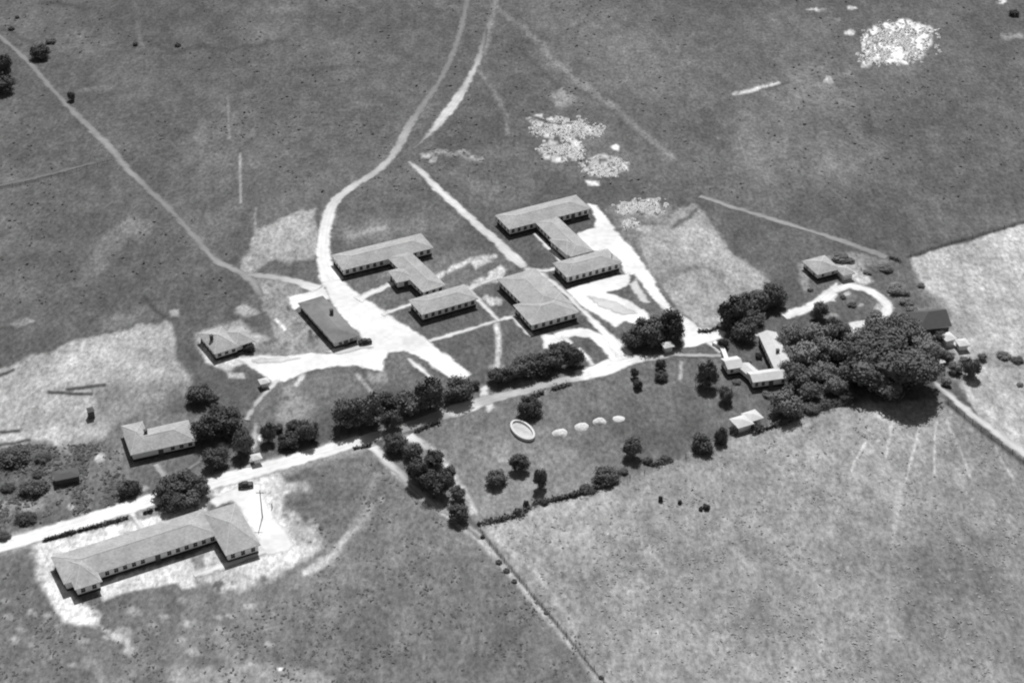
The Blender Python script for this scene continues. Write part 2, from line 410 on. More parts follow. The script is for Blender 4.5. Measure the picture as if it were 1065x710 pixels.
    # lane by the tree row, boundary line
    P.line([(386,464),(420,498),(455,528),(500,560),(545,612),(590,665),(630,712),(700,800)], 7, .29, 5, 2, .9)
    P.line([(500,552),(515,570),(540,602),(580,650),(625,705),(690,790)], 2.5, .055, 3, 1.5, .85, .15)
    P.line([(510,552),(560,600),(600,655)], 5, .3, 5, 2, .6)
    P.line([(424,454),(440,461),(452,470),(475,500),(492,530)], 6, .34, 6, 3, .7, .1)
    # hoof paths fanning out from the great oak
    for q in ([(956,440),(950,470),(942,498)], [(974,440),(973,492)], [(985,440),(1000,470),(1010,496)], [(926,445),(922,475)], [(1035,455),(1042,480),(1055,498)], [(900,460),(885,490)]):
        P.line(q, 1.7, .34, 2.5, 4, .75)
    P.line([(942,498),(935,520),(925,580),(922,600)], 5, .26, 6, 4, .6)
    P.line([(990,545),(1005,575),(1010,615)], 3, .28, 4, 3, .7)
    P.poly([(915,570),(1000,540),(1065,570),(1065,640),(940,650)], .15, 40, 15, .6)
    P.line([(985,418),(1020,446),(1062,478),(1100,505)], 5, .07, 4, 1.5, .85)
    P.line([(945,267),(1000,250),(1068,230),(1200,192)], 3, .04, 3, 1, .9)
    P.line([(1000,402),(1030,428),(1060,455)], 5, .4, 5, 4, .6)
    # dark ditches south of the main road
    P.line([(-10,575),(35,561)], 4, .07, 4, 1.5, .8)
    for q in ([(658,565),(690,560)],[(640,580),(700,575)],[(870,640),(900,650)],[(700,560),(720,570)]):
        P.line(q, 6, .15, 8, 6, .5)
    # small tone variation everywhere
    big = fbm(P.X*.02, P.Y*.02, 91, 4)
    P.t *= 1+.85*(big-.5)
    P.t *= 1+.5*(fbm(P.X*.075, P.Y*.045, 97, 4)-.5)
    P.t *= 1+.55*(P.mid-.5)
    P.t *= 1+.5*(P.fine-.5)
    # scattered pale scratches and pebbly flecks
    fl = vnoise(P.X*1.0, P.Y*.6, 131)
    P.t *= 1+np.where(fl > .9, .5*(fl-.9)*10, 0)*.8
    P.t *= 1-np.clip((.2-fl)*5, 0, 1)*.22*(fbm(P.X*.03, P.Y*.03, 99, 2) > .5)
    return np.clip(P.t*1.2+.012, .02, .8)

def axis(a, b, step, far, grow=1.35):
    m = list(np.arange(a, b+1e-6, step))
    lo = []; s = step; x = a
    while x > -far: s *= grow; x -= s; lo.append(x)
    hi = []; s = step; x = m[-1]
    while x < far: s *= grow; x += s; hi.append(x)
    return np.array(lo[::-1]+m+hi)

def grid_mesh(name, xs, ys):
    X, Y = np.meshgrid(xs, ys); nx, ny = len(xs), len(ys)
    X = X.ravel(); Y = Y.ravel()
    me = bpy.data.meshes.new(name)
    me.vertices.add(nx*ny)
    co_ = np.zeros((nx*ny, 3), np.float32); co_[:, 0] = X; co_[:, 1] = Y
    me.vertices.foreach_set('co', co_.ravel())
    i = np.arange(nx*ny).reshape(ny, nx)
    q = np.stack([i[:-1, :-1], i[:-1, 1:], i[1:, 1:], i[1:, :-1]], -1).reshape(-1, 4)
    nf = len(q)
    me.loops.add(nf*4); me.polygons.add(nf)
    me.loops.foreach_set('vertex_index', q.ravel().astype(np.int32))
    me.polygons.foreach_set('loop_start', (np.arange(nf)*4).astype(np.int32))
    me.update(calc_edges=True)
    return me, X, Y

gx = axis(-235, 235, .5, 9000)
gy = np.concatenate([np.arange(-150, 40, .55), np.arange(40, 180, .8), np.arange(180, 370, 1.2)])
gy = np.concatenate([[-9000,-3000,-1200,-700,-450,-330,-260,-210,-180,-165,-156], gy, 370+np.cumsum(1.2*1.4**np.arange(1, 25))])
me, X, Y = grid_mesh('ground', gx, gy)
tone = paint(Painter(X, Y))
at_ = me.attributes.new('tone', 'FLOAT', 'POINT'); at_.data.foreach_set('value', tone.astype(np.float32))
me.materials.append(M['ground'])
g = bpy.data.objects.new('ground', me); col.objects.link(g); g['kind'] = 'structure'

# ------------------------------------------------------------------ roads
rng = random.Random(5)
def catmull(pts, n=6):
    out = []
    P = [pts[0]]+list(pts)+[pts[-1]]
    for i in range(1, len(P)-2):
        p0, p1, p2, p3 = P[i-1:i+3]
        for k in range(n):
            t = k/n
            out.append(tuple(.5*((2*b)+(c-a)*t+(2*a-5*b+4*c-d)*t*t+(3*b-a-3*c+d)*t**3) for a, b, c, d in zip(p0, p1, p2, p3)))
    out.append(tuple(pts[-1])); return out

def set_attr(me_, nm, vals):
    a = me_.attributes.new(nm, 'FLOAT', 'POINT'); a.data.foreach_set('value', np.asarray(vals, np.float32))

ROADZ = [0.02]; ROADPTS = []
def sheet(name, X, Y, sd, tn, quads):
    """sd: metres outside the nominal edge (negative inside)"""
    n = fbm(X*.45, Y*.45, 301, 3)-.5; n2 = vnoise(X*1.3, Y*1.3, 305)-.5
    cov = smooth(.5-(sd+n*1.5+n2*.4)/1.3)
    z = ROADZ[0]; ROADZ[0] += .004
    keep = cov[quads].max(axis=1) > .01
    quads = quads[keep]
    used = np.unique(quads); mp = np.full(len(X), -1); mp[used] = np.arange(len(used)); quads = mp[quads]
    X, Y, cov = X[used], Y[used], cov[used]; tn = tn[used] if hasattr(tn, '__len__') else np.full(len(used), tn)
    tn = tn*(1+.5*(fbm(X*.10, Y*.10, 311, 5)-.5)+.16*(vnoise(X*.8, Y*.8, 313)-.5)-.02)
    m_ = bpy.data.meshes.new(name)
    m_.from_pydata(np.stack([X, Y, np.full(len(X), z)], 1).tolist(), [], quads.tolist()); m_.update()
    set_attr(m_, 'tone', np.minimum(tn, .84)); set_attr(m_, 'cover', cov)
    m_.materials.append(M['road'])
    o = bpy.data.objects.new(name, m_); col.objects.link(o); o['kind'] = 'structure'
    return o

def ribbon(name, pts, n=8):
    """pts: (px, py, width m, tone)"""
    W = [(at(x, y), wd, tn) for x, y, wd, tn in catmull(pts, n)]
    R = []
    for i in range(len(W)-1):
        a, b = W[i], W[i+1]; L = (b[0]-a[0]).length; k = max(1, int(L/.7))
        for j in range(k):
            t = j/k; R.append((a[0].lerp(b[0], t), a[1]+(b[1]-a[1])*t, a[2]+(b[2]-a[2])*t))
    R.append(W[-1])
    ROADPTS.extend([(p.x, p.y) for p, _, _ in R[::3]])
    nr = len(R); P = np.array([[p.x, p.y] for p, _, _ in R]); wd = np.array([w_ for _, w_, _ in R]); tn = np.array([t for _, _, t in R])
    d = np.gradient(P, axis=0); d /= np.linalg.norm(d, axis=1)[:, None]+1e-9
    nn = np.stack([-d[:, 1], d[:, 0]], 1)
    half = wd.max()/2+1.8; cols = max(7, int(2*half/.35)); off = np.linspace(-half, half, cols)
    XY = P[:, None, :]+nn[:, None, :]*off[None, :, None]
    sd = np.abs(off)[None, :]-wd[:, None]/2
    rut = 1-.10*np.exp(-((np.abs(off)-.75)/.3)**2)[None, :]
    T = tn[:, None]*rut
    i = np.arange(nr*cols).reshape(nr, cols)
    q = np.stack([i[:-1, :-1], i[1:, :-1], i[1:, 1:], i[:-1, 1:]], -1).reshape(-1, 4)
    return sheet(name, XY[..., 0].ravel(), XY[..., 1].ravel(), (sd+0*wd[:, None]).ravel(), T.ravel(), q)

def area(name, pts, tone_, *_):
    P = np.array([[at(*p).x, at(*p).y] for p in pts]); lo = P.min(0)-2; hi = P.max(0)+2
    xs = np.arange(lo[0], hi[0], .4); ys = np.arange(lo[1], hi[1], .4)
    X, Y = np.meshgrid(xs, ys); shp = X.shape; X = X.ravel(); Y = Y.ravel()
    ins = np.zeros(len(X), bool); dist = np.full(len(X), 1e9); n = len(P)
    for k in range(n):
        x1, y1 = P[k]; x2, y2 = P[(k+1) % n]
        c = (y1 > Y) != (y2 > Y)
        if y1 != y2: c &= X < (x2-x1)*(Y-y1)/(y2-y1)+x1
        ins ^= c
        vx, vy = x2-x1, y2-y1; t = np.clip(((X-x1)*vx+(Y-y1)*vy)/(vx*vx+vy*vy+1e-9), 0, 1)
        dist = np.minimum(dist, np.hypot(X-x1-t*vx, Y-y1-t*vy))
    i = np.arange(len(X)).reshape(shp)
    q = np.stack([i[:-1, :-1], i[:-1, 1:], i[1:, 1:], i[1:, :-1]], -1).reshape(-1, 4)
    return sheet(name, X, Y, np.where(ins, -dist, dist), tone_, q)

area('sand_yard', [(331,287),(338,298),(343,311),(353,326),(364,339),(372,345),(382,356),(362,363),(342,368),(322,367),(300,370),(270,369),(246,373),(262,383),(277,392),(284,398),(294,397),(320,386),(345,381),(372,380),(384,384),(398,386),(399,374),(404,367),(420,365),(436,370),(452,382),(468,393),(484,395),(490,389),(476,377),(461,366),(440,350),(421,338),(402,325),(386,314),(373,306),(362,298),(351,288),(344,276)], .76)
area('sand_yard', [(299,309),(320,304),(337,298),(343,311),(325,312),(306,322)], .76)
area('sand_yard', [(612,212),(621,214),(633,230),(645,245),(658,258),(668,273),(677,285),(688,306),(701,322),(697,328),(678,309),(667,296),(660,285),(650,287),(646,272),(636,264),(617,262),(604,253),(601,243),(611,239),(619,237),(619,226)], .78)
area('sand_yard', [(588,302),(612,294),(640,287),(655,284),(656,292),(647,300),(632,304),(652,312),(672,324),(676,331),(668,339),(650,333),(640,340),(622,328),(604,317),(596,308)], .76, .5)
area('sand_yard', [(703,325),(716,332),(728,341),(748,342),(755,346),(750,352),(738,356),(722,360),(712,361),(708,345)], .76)
area('sand_yard', [(216,521),(236,512),(256,501),(270,504),(274,520),(284,536),(298,552),(306,566),(296,574),(276,576),(262,552),(248,526),(240,521),(225,527)], .74, .6)
area('shell_apron', [(564,349),(590,346),(592,352),(580,356),(574,362),(565,362)], .74)
area('shell_patch', [(883,336),(898,334),(897,343),(889,350),(884,347)], .72)
area('shell_patch', [(500,404),(505,402),(514,424),(508,428),(500,416)], .7)
area('shell_patch', [(855,305),(870,294),(873,300),(868,313),(855,312)], .68)
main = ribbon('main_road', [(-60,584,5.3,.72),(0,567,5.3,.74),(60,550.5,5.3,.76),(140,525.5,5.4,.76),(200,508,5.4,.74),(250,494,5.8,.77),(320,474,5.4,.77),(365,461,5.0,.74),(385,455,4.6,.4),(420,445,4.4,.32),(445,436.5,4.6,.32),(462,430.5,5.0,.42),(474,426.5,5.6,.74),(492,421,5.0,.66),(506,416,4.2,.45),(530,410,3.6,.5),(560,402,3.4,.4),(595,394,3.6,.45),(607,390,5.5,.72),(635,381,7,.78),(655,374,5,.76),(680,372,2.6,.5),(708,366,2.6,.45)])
ribbon('north_road', [(490,-30,2.6,.17),(486,0,2.6,.18),(480,28,2.6,.2),(470,58,2.6,.2),(455,88,2.6,.22),(438,112,3.0,.25),(424,134,3.4,.3),(413,155,3.0,.4),(395,176,2.8,.45),(368,193,3.0,.5),(350,208,3.6,.62),(341,225,4.2,.7),(337,248,4.2,.75),(337,270,5,.76),(345,292,7,.76)])
ribbon('dirt_track', [(505,30,1.6,.14),(499,58,2.2,.3),(493,72,2.2,.5),(484,90,2.8,.5),(472,108,4.0,.6),(458,126,3.2,.6),(444,142,1.6,.3),(430,155,1.4,.2)])
ribbon('dirt_track', [(425,168,1.4,.5),(440,181,2.4,.55),(458,199,3.0,.62),(478,217,3.0,.62),(500,237,3.2,.62),(520,254,3.6,.6),(534,268,4.0,.62),(546,278,2.4,.5)])
ribbon('dirt_track', [(-30,12,2.2,.2),(0,38,2.4,.22),(30,65,2.4,.22),(60,99,2.4,.23),(90,130,2.6,.27),(112,151,3.2,.32),(132,175,2.4,.28),(150,193,2.4,.24),(178,219,2.4,.24),(205,249,2.6,.24),(224,271,2.6,.27),(246,281,2.6,.32),(262,292,2.8,.3),(272,308,2,.2)])
ribbon('dirt_track', [(-20,198,2.2,.16),(0,193,2.2,.17),(40,184,2.2,.18),(80,174,2.2,.17),(116,165,2,.14)])
ribbon('dirt_track', [(258,286,2.2,.35),(285,288,2.6,.42),(308,293,3.2,.6),(330,301,4.5,.75)])
ribbon('dirt_track', [(728,204,2.0,.3),(760,215,2.2,.3),(800,227,2.2,.29),(845,241,2.2,.28),(885,254,2.6,.26),(922,268,3.0,.22)])
ribbon('dirt_track', [(972,397,1.4,.45),(984,408,2.0,.55),(1010,430,2.4,.6),(1040,453,2.6,.62),(1080,482,2.6,.6),(1140,525,2.6,.6)])
ribbon('lane', [(387,465,2.4,.68),(400,478,2.2,.6),(420,497,1.7,.42),(440,515,1.5,.42),(455,528,1.3,.36),(480,544,1.0,.22),(500,560,.8,.2)])
ribbon('lane', [(424,454,3.6,.72),(434,459,2.6,.6),(446,468,1.6,.4)])
ribbon('driveway', [(815,329,4.0,.76),(832,323.5,4.0,.76),(850,316,4.0,.76),(864,305,4.0,.76)])
ribbon('driveway', [(866,302,3.6,.76),(884,298,3.4,.76),(900,301,3.4,.76),(914,309,3.4,.78),(923,319,3.6,.78),(920,328,3.5,.78),(908,334,3.2,.76),(892,338,3.0,.76)])
ribbon('driveway', [(578,350,4,.76),(598,346,4.2,.76),(614,348,4.2,.76),(628,355,5,.78),(640,366,6,.78),(646,374,6,.78)])
ribbon('driveway', [(783,343,3.0,.66),(790,346,3.6,.7),(797,350,3.4,.66),(808,368,2.6,.6),(818,386,2.4,.55),(823,396,2,.5)])
area('yard_tracks', [(338,366),(352,361),(372,358),(388,361),(372,364),(352,368)], .55)
area('yard_tracks', [(262,374),(290,371),(312,373),(290,377),(268,378)], .6)
area('yard_tracks', [(612,308),(640,314),(662,326),(648,327),(622,318)], .56)
area('yard_tracks', [(655,296),(662,290),(668,302),(676,315),(668,316)], .56)
ribbon('footpath', [(556,281,1.6,.6),(574,293,1.5,.6),(588,305,1.5,.6),(600,318,1.5,.64),(612,329,1.8,.7),(625,342,2.6,.76),(638,355,4,.76),(650,370,5,.76)])
ribbon('footpath', [(372,312,3.6,.74),(390,303,2.6,.74),(411,294,2.4,.74)])
ribbon('footpath', [(398,328,1.8,.7),(412,322,1.4,.68),(430,316,1.4,.68)])
ribbon('footpath', [(446,355,1.5,.66),(480,345,1.4,.62),(516,334,1.4,.62),(528,331,2,.66),(538,329,1.4,.6)])
ribbon('footpath', [(486,300,1.8,.66),(500,315,1.4,.6),(519,334,1.4,.62)])
ribbon('footpath', [(488,301,1.6,.62),(502,295,1.6,.62),(520,288,1.8,.6)])
ribbon('footpath', [(533,329,1.4,.64),(543,340,1.4,.64),(553,350,1.4,.64)])
ribbon('footpath', [(556,243,1.5,.66),(570,257,1.4,.66),(583,271,1.8,.68),(588,276,2.4,.6)])
ribbon('footpath', [(556,281,1.6,.5),(566,282,1.8,.6),(578,280,2.2,.62)])
ribbon('footpath', [(424,373,1.2,.5),(436,383,1.5,.7),(448,393,1.2,.62)])
ribbon('footpath', [(584,349,1.4,.7),(594,358,1.6,.7)])
ribbon('footpath', [(601,362,1.5,.7),(609,370,1.5,.72),(617,380,2,.72)])
ribbon('footpath', [(290,395,1.6,.66),(272,413,1.4,.5),(264,424,1.3,.42),(256,437,1.2,.4)])
ribbon('footpath', [(266,440,1.0,.3),(264,464,1.2,.5),(258,486,1.4,.5)])
ribbon('footpath', [(137,534,1.5,.7),(143,543,1.4,.7),(149,551,1.2,.6)])
ribbon('footpath', [(202,599,1.8,.62),(222,592,2.2,.66),(248,583,2.0,.7),(276,573,2,.7)])
ribbon('footpath', [(162,483,1.1,.38),(167,491,1.1,.36),(174,500,1.1,.36)])
ribbon('footpath', [(182,497,1.0,.2),(196,488,1.0,.22),(212,477,1.0,.24)])
ribbon('footpath', [(690,369,1.2,.4),(720,370,1.2,.42),(750,370,1.2,.4)])
ribbon('footpath', [(736,356,1.6,.6),(744,362,1.4,.55),(750,367,1.4,.55)])

# ------------------------------------------------------------------ buildings
def inrect(p, r, pad):
    o, u, v, L, d = r
    a = (p-o).dot(u); b = (p-o).dot(v)
    return -pad < a < L+pad and -pad < b < d+pad

def wing_rect(A, B, d, zshift=0):
    a = at(*A); b = at(*B); u = (b-a); L = u.length; u.normalize(); v = Vector((-u.y, u.x, 0))
    return (a, u, v, L, d)

def window_mesh(w_=1.15, h_=1.9):
    m = MB()
    m.box(-w_/2, w_/2, -.03, .02, 0, h_, 1)
    t = .07
    for (a, b, c, d) in ((-w_/2-t, -w_/2, -t, h_+t), (w_/2, w_/2+t, -t, h_+t), (-w_/2, w_/2, h_, h_+t), (-w_/2-t*.5, w_/2+t*.5, -t*1.3, 0), (-.025, .025, 0, h_), (-w_/2, w_/2, h_/2-.03, h_/2+.03)):
        m.box(a, b, -.06, .0, c, d, 0)
    return m
_win = {}
def add_window(parent, p, nrm, z, size=(1.15, 1.9)):
    if size not in _win:
        o = window_mesh(*size).build('window', [M['frame'], M['glass']], parent); _win[size] = o.data
    else:
        o = bpy.data.objects.new('window', _win[size]); col.objects.link(o); o.parent = parent
    o.location = (p.x, p.y, z); o.rotation_euler = (0, 0, math.atan2(nrm.y, nrm.x)+math.pi/2)
    return o

def hip_roof(rect, zt, over, pitch, hips=(1, 1), thick=.22, caps=False):
    """returns verts/faces in world xy; hips: which ends are hipped (0 = gable)"""
    o, u, v, L, d = rect
    m = MB()
    P = lambda a, b, z: o+u*a+v*b+Vector((0, 0, z))
    a0, a1, b0, b1 = -over, L+over, -over, d+over
    hh = (b1-b0)/2; rh = hh*pitch
    if L+2*over < 2*hh:     # ridge across would flip: cap
        hipl = (L+2*over)/2*.98
    else: hipl = hh
    r0 = a0+(hipl if hips[0] else 0); r1 = a1-(hipl if hips[1] else 0)
    mid = (b0+b1)/2
    vs = [P(a0,b0,zt), P(a1,b0,zt), P(a1,b1,zt), P(a0,b1,zt), P(r0,mid,zt+rh), P(r1,mid,zt+rh),
          P(a0,b0,zt-thick), P(a1,b0,zt-thick), P(a1,b1,zt-thick), P(a0,b1,zt-thick)]
    m.add(vs, [(0,1,5,4), (1,2,5), (2,3,4,5), (3,0,4)], 0)
    m.add(vs, [(6,7,1,0), (7,8,2,1), (8,9,3,2), (9,6,0,3), (9,8,7,6)], 1)
    if caps:
        m.tube(vs[4], vs[5], .09, .09, 6, 1)
        for p_, q_ in ((0,4),(3,4),(1,5),(2,5)): m.tube(vs[p_], vs[q_], .07, .07, 6, 1)
    return m, rh

def building(name, label, cat, wings, h=3.1, roof='roof', over=.62, pitch=.22, spacing=2.35, wsize=(1.05, 1.6), sill=1.1, group=None, chimneys=(), doors=(), wallm='wall', found=True):
    """wings: list of (A, B, depth[, h offset])"""
    rects = [wing_rect(w_[0], w_[1], w_[2]) for w_ in wings]
    base = rects[0][0].copy()
    root = empty(name, base, 0, label, cat, group)
    for k, r in enumerate(rects):
        o, u, v, L, d = r
        r = (o-base, u, v, L, d)
        hz = h+(wings[k][3] if len(wings[k]) > 3 else 0)+.006*k
        hips = wings[k][4] if len(wings[k]) > 4 else (1, 1)
        pt = wings[k][5] if len(wings[k]) > 5 else pitch
        m = MB(); P = lambda a, b, z: r[0]+u*a+v*b+Vector((0, 0, z))
        m.add([P(0,0,-.3), P(L,0,-.3), P(L,d,-.3), P(0,d,-.3), P(0,0,hz-.1), P(L,0,hz-.1), P(L,d,hz-.1), P(0,d,hz-.1)],
              [(0,1,5,4), (1,2,6,5), (2,3,7,6), (3,0,4,7), (4,5,6,7)])
        if not hips[0] or not hips[1]:
            rh = (d/2+over)*pt*(d/2)/(d/2+over)
            for a, on in ((0, not hips[0]), (L, not hips[1])):
                if on: m.add([P(a,0,hz-.1), P(a,d,hz-.1), P(a,d/2,hz-.1+rh)], [(0,1,2)])
        m.build('wall', M[wallm], root)
        if found:
            fm = MB(); e = .03
            fm.add([P(-e,-e,-.3), P(L+e,-e,-.3), P(L+e,d+e,-.3), P(-e,d+e,-.3), P(-e,-e,.75+.004*k), P(L+e,-e,.75+.004*k), P(L+e,d+e,.75+.004*k), P(-e,d+e,.75+.004*k)],
                   [(0,1,5,4), (1,2,6,5), (2,3,7,6), (3,0,4,7), (4,5,6,7)])
            fm.build('foundation', M['brick_dark'], root)
        rm, rh = hip_roof(r, hz, over, pt, hips, caps=(roof == 'roof'))
        ro = rm.build('roof', [M[roof], M['fascia']], root)
        for (ck, ca, cb, chh) in chimneys:
            if ck != k: continue
            cm = MB(); s = .45; c = P(L*ca, d*cb, 0)
            cm.box(-s, s, -s, s, hz+rh*.2, hz+rh+chh); cm.box(-s-.1, s+.1, -s-.1, s+.1, hz+rh+chh, hz+rh+chh+.18)
            co_ = cm.build('chimney', M['brick'], ro); co_.location = (c.x, c.y, 0); co_.rotation_euler = (0, 0, math.atan2(u.y, u.x))
        if spacing:
            sides = [(Vector((0,0,0))+r[0], u, L, -v), (r[0]+u*L, v, d, u), (r[0]+u*L+v*d, -u, L, v), (r[0]+v*d, -v, d, -u)]
            for (s0, dr, LL, nrm) in sides:
                n = max(1, int(round((LL-.8)/spacing)))
                for q in range(n):
                    p = s0+dr*(LL*(q+.5)/n)+nrm*.005
                    wp = p+base
                    if any(inrect(wp, rr, .9) for j, rr in enumerate(rects) if j != k): continue
                    if any(k == dk and (p-r[0]-u*(L*da)-v*(d*db)).length < 1.7 for dk, da, db in doors): continue
                    add_window(root, p, nrm, sill, wsize)
        for dk, da, db in doors:
            if dk != k: continue
            p = P(L*da, d*db, 0)
            nrm = -v if db == 0 else (v if db == 1 else (-u if da == 0 else u))
            dm = MB(); dm.box(-.6, .6, -.075, .03, 0, 2.3); dm.box(-.72, -.6, -.08, .02, 0, 2.4); dm.box(.6, .72, -.08, .02, 0, 2.4); dm.box(-.72, .72, -.081, .021, 2.3, 2.42)
            dm.box(-.9, .9, -1.1, -.06, 0, .2)
            do = dm.build('door', M['door'], root); do.location = p; do.rotation_euler = (0, 0, math.atan2(nrm.y, nrm.x)+math.pi/2)
            hm = MB(); hm.box(.42, .5, -.12, -.06, 1.0, 1.1)
            hm.build('handle', M['wire'], do)
    return root

building('school_building', 'zigzag H-plan hip-roofed building just right of the curving north road, left of centre', 'building',
    [((358,288),(449,265.5),9.6), ((405,276),(441,311),7.4,.0), ((414,301),(431,297),7.0,-.05), ((440,334.5),(495,318.5),8.8)],
    doors=[(2,.5,0),(3,0,.5)], group='grey roofed campus buildings')
building('school_building', 'topmost H-plan hip-roofed building with a white yard on its right side', 'building',
    [((530.3,245.6),(612,224.5),9.8), ((558.5,239.5),(594,274),7.6), ((590,272),(606,267),10.5,-.05), ((590,295.5),(644,281),9.0)],
    chimneys=[], doors=[(0,.8,0),(3,0,.5)], group='grey roofed campus buildings')
building('school_building', 'broad T-plan hip-roofed hall between the two H-plan buildings, above the crescent drive', 'building',
    [((519.5,299),(557,336),13.0,.05), ((553.5,345.3),(600,332.5),12.0)],
    doors=[(1,0,.75)], group='grey roofed campus buildings')
building('school_building', 'long L-plan hip-roofed building below the main road at lower left', 'building',
    [((70,614.5),(226,564),11.0), ((81.5,620.5),(105,613),13.0,.05), ((237.5,584.8),(269,574.8),18.5,.05)],
    doors=[(0,.6,0),(2,1,.5)], group='grey roofed campus buildings', spacing=2.4)
building('storehouse', 'narrow dark-roofed building beside the left edge of the white sand yard', 'building',
    [((313,322.5),(348.5,362.5),7.6)], h=2.6, roof='roof_dark', pitch=.22, spacing=3.5, wsize=(1.0,1.3), sill=.9,
    chimneys=[(0,.45,.75,1.2)], doors=[(0,1,.5)], wallm='fascia')
building('cottage', 'pale hip-roofed cottage on white ground at the left end of the sand yard', 'building',
    [((225.2,374.5),(247,367.5),12.2), ((247,366.5),(263,361.5),8.5,-.15)], h=2.8, chimneys=[(0,.2,.5,.4)], doors=[(1,.5,0)], pitch=.3)
building('cottage', 'pale-roofed bungalow above the main road with dark trees against its right end', 'building',
    [((139,480),(203,465.5),9.6), ((139.5,479.5),(158,475.3),13.5,.08)], h=2.9, chimneys=[(0,.3,.7,.5)], doors=[(0,.45,0)], pitch=.3)
building('shed', 'long dark open-fronted shed standing in scrub at far left', 'shed',
    [((59,505.5),(83,500.5),3.6)], h=2.3, roof='roof_barn', pitch=.2, spacing=0, wallm='wood', found=False, over=.3)
building('outhouse', 'tiny dark upright outhouse alone on the bare left field', 'shed',
    [((93,436),(99,434.5),2.0)], h=2.8, roof='roof_barn', pitch=.4, spacing=0, wallm='wood', found=False, over=.15, doors=[])
building('barn', 'dark-roofed barn at the right edge of the grove against the pale field', 'barn',
    [((955,351),(986,347),9.5,0,(1,0))], h=3.2, roof='roof_barn', pitch=.55, spacing=0, wallm='wood', found=False, doors=[(0,1,.5)])
building('shed', 'grey-roofed shed above the upper left of the looped driveway', 'shed',
    [((850,291.5),(871,286),8.5)], h=2.6, pitch=.3, spacing=4, wsize=(.9,1.1), sill=1)
building('shed', 'small white-roofed hut just above the looped driveway', 'shed',
    [((877,292),(886,290),4.6)], h=2.4, roof='roof', pitch=.3, spacing=0, found=False)
building('shed', 'little white hut right of the barn, nearer the barn of the two', 'shed',
    [((984,360),(992,358),3.2)], h=2.3, roof='roof_white', pitch=.3, spacing=0, found=False)
building('shed', 'little white hut at the pale field edge right of the barn, farther of the two', 'shed',
    [((998,365),(1006,364),2.8)], h=2.2, roof='roof_white', pitch=.3, spacing=0, found=False)
building('shed', 'small white hut at the head of the bottom right road by the giant oak', 'shed',
    [((972,384),(980,382),2.6)], h=2.2, roof='roof_white', pitch=.3, spacing=0, found=False)
building('shed', 'white-roofed shed in two steps on the hedge line below the villa', 'shed',
    [((768,450),(781,446),4.0), ((780,443.5),(791,440),3.6)], h=2.2, roof='roof_white', pitch=.3, spacing=0, found=False)
building('kiosk', 'tiny white kiosk beside the road right of the paired bushy trees', 'kiosk',
    [((692,367),(699,365.5),2.2)], h=2.2, roof='roof_white', pitch=.4, spacing=0, found=False)
building('kiosk', 'tiny white hut by the footpath south of the cottage yard', 'kiosk',
    [((273,404),(279,402.5),1.8)], h=2, roof='roof_white', pitch=.4, spacing=0, found=False)
building('kiosk', 'tiny white hut beside the main road at the foot of the footpath', 'kiosk',
    [((265,483),(271,481.5),1.7)], h=2, roof='roof_white', pitch=.4, spacing=0, found=False)

# white villa stepping round the edge of the grove
building('villa', 'irregular white-roofed villa half hidden at the left edge of the grove', 'house',
    [((783,405),(824,399.5),5.0,0,(0,1)), ((789,356),(806,393),5.2,.25,(0,1)), ((757,391),(772,388.5),5.5,-.2,(0,0)), ((768,388),(782,400),3.6,-.45,(0,0))],
    h=2.9, roof='roof_white', pitch=.34, over=.35, spacing=2.0, wsize=(.85,1.5), sill=1.1, doors=[(0,.45,0)], chimneys=[(1,.6,.5,.7)])
# stepped terrace walk (raised, white, with its own wall)
tp = [(742,358),(750,362),(753,369),(756,377),(760,383)]
T = [at(*p) for p in tp]
tb = MB(); q = []
for i, p in enumerate(T):
    d = (T[min(i+1, len(T)-1)]-T[max(i-1, 0)]).normalized(); nn = Vector((-d.y, d.x, 0)); q.append((p+nn*.7, p-nn*.7))
for i in range(len(q)-1):
    (l0, r0), (l1, r1) = q[i], q[i+1]; H = 1.1
    vs = [Vector((w_.x, w_.y, z)) for z in (-.2, H) for w_ in (r0, r1, l1, l0)]
    tb.add(vs, [(4,5,6,7), (0,1,5,4), (2,3,7,6)])
    if i == 0: tb.add(vs, [(3,0,4,7)])
    if i == len(q)-2: tb.add(vs, [(1,2,6,5)])
tw = tb.build('terrace_wall', M['stucco']); props(tw, 'low thick white garden wall curving down to the left end of the villa', 'wall')

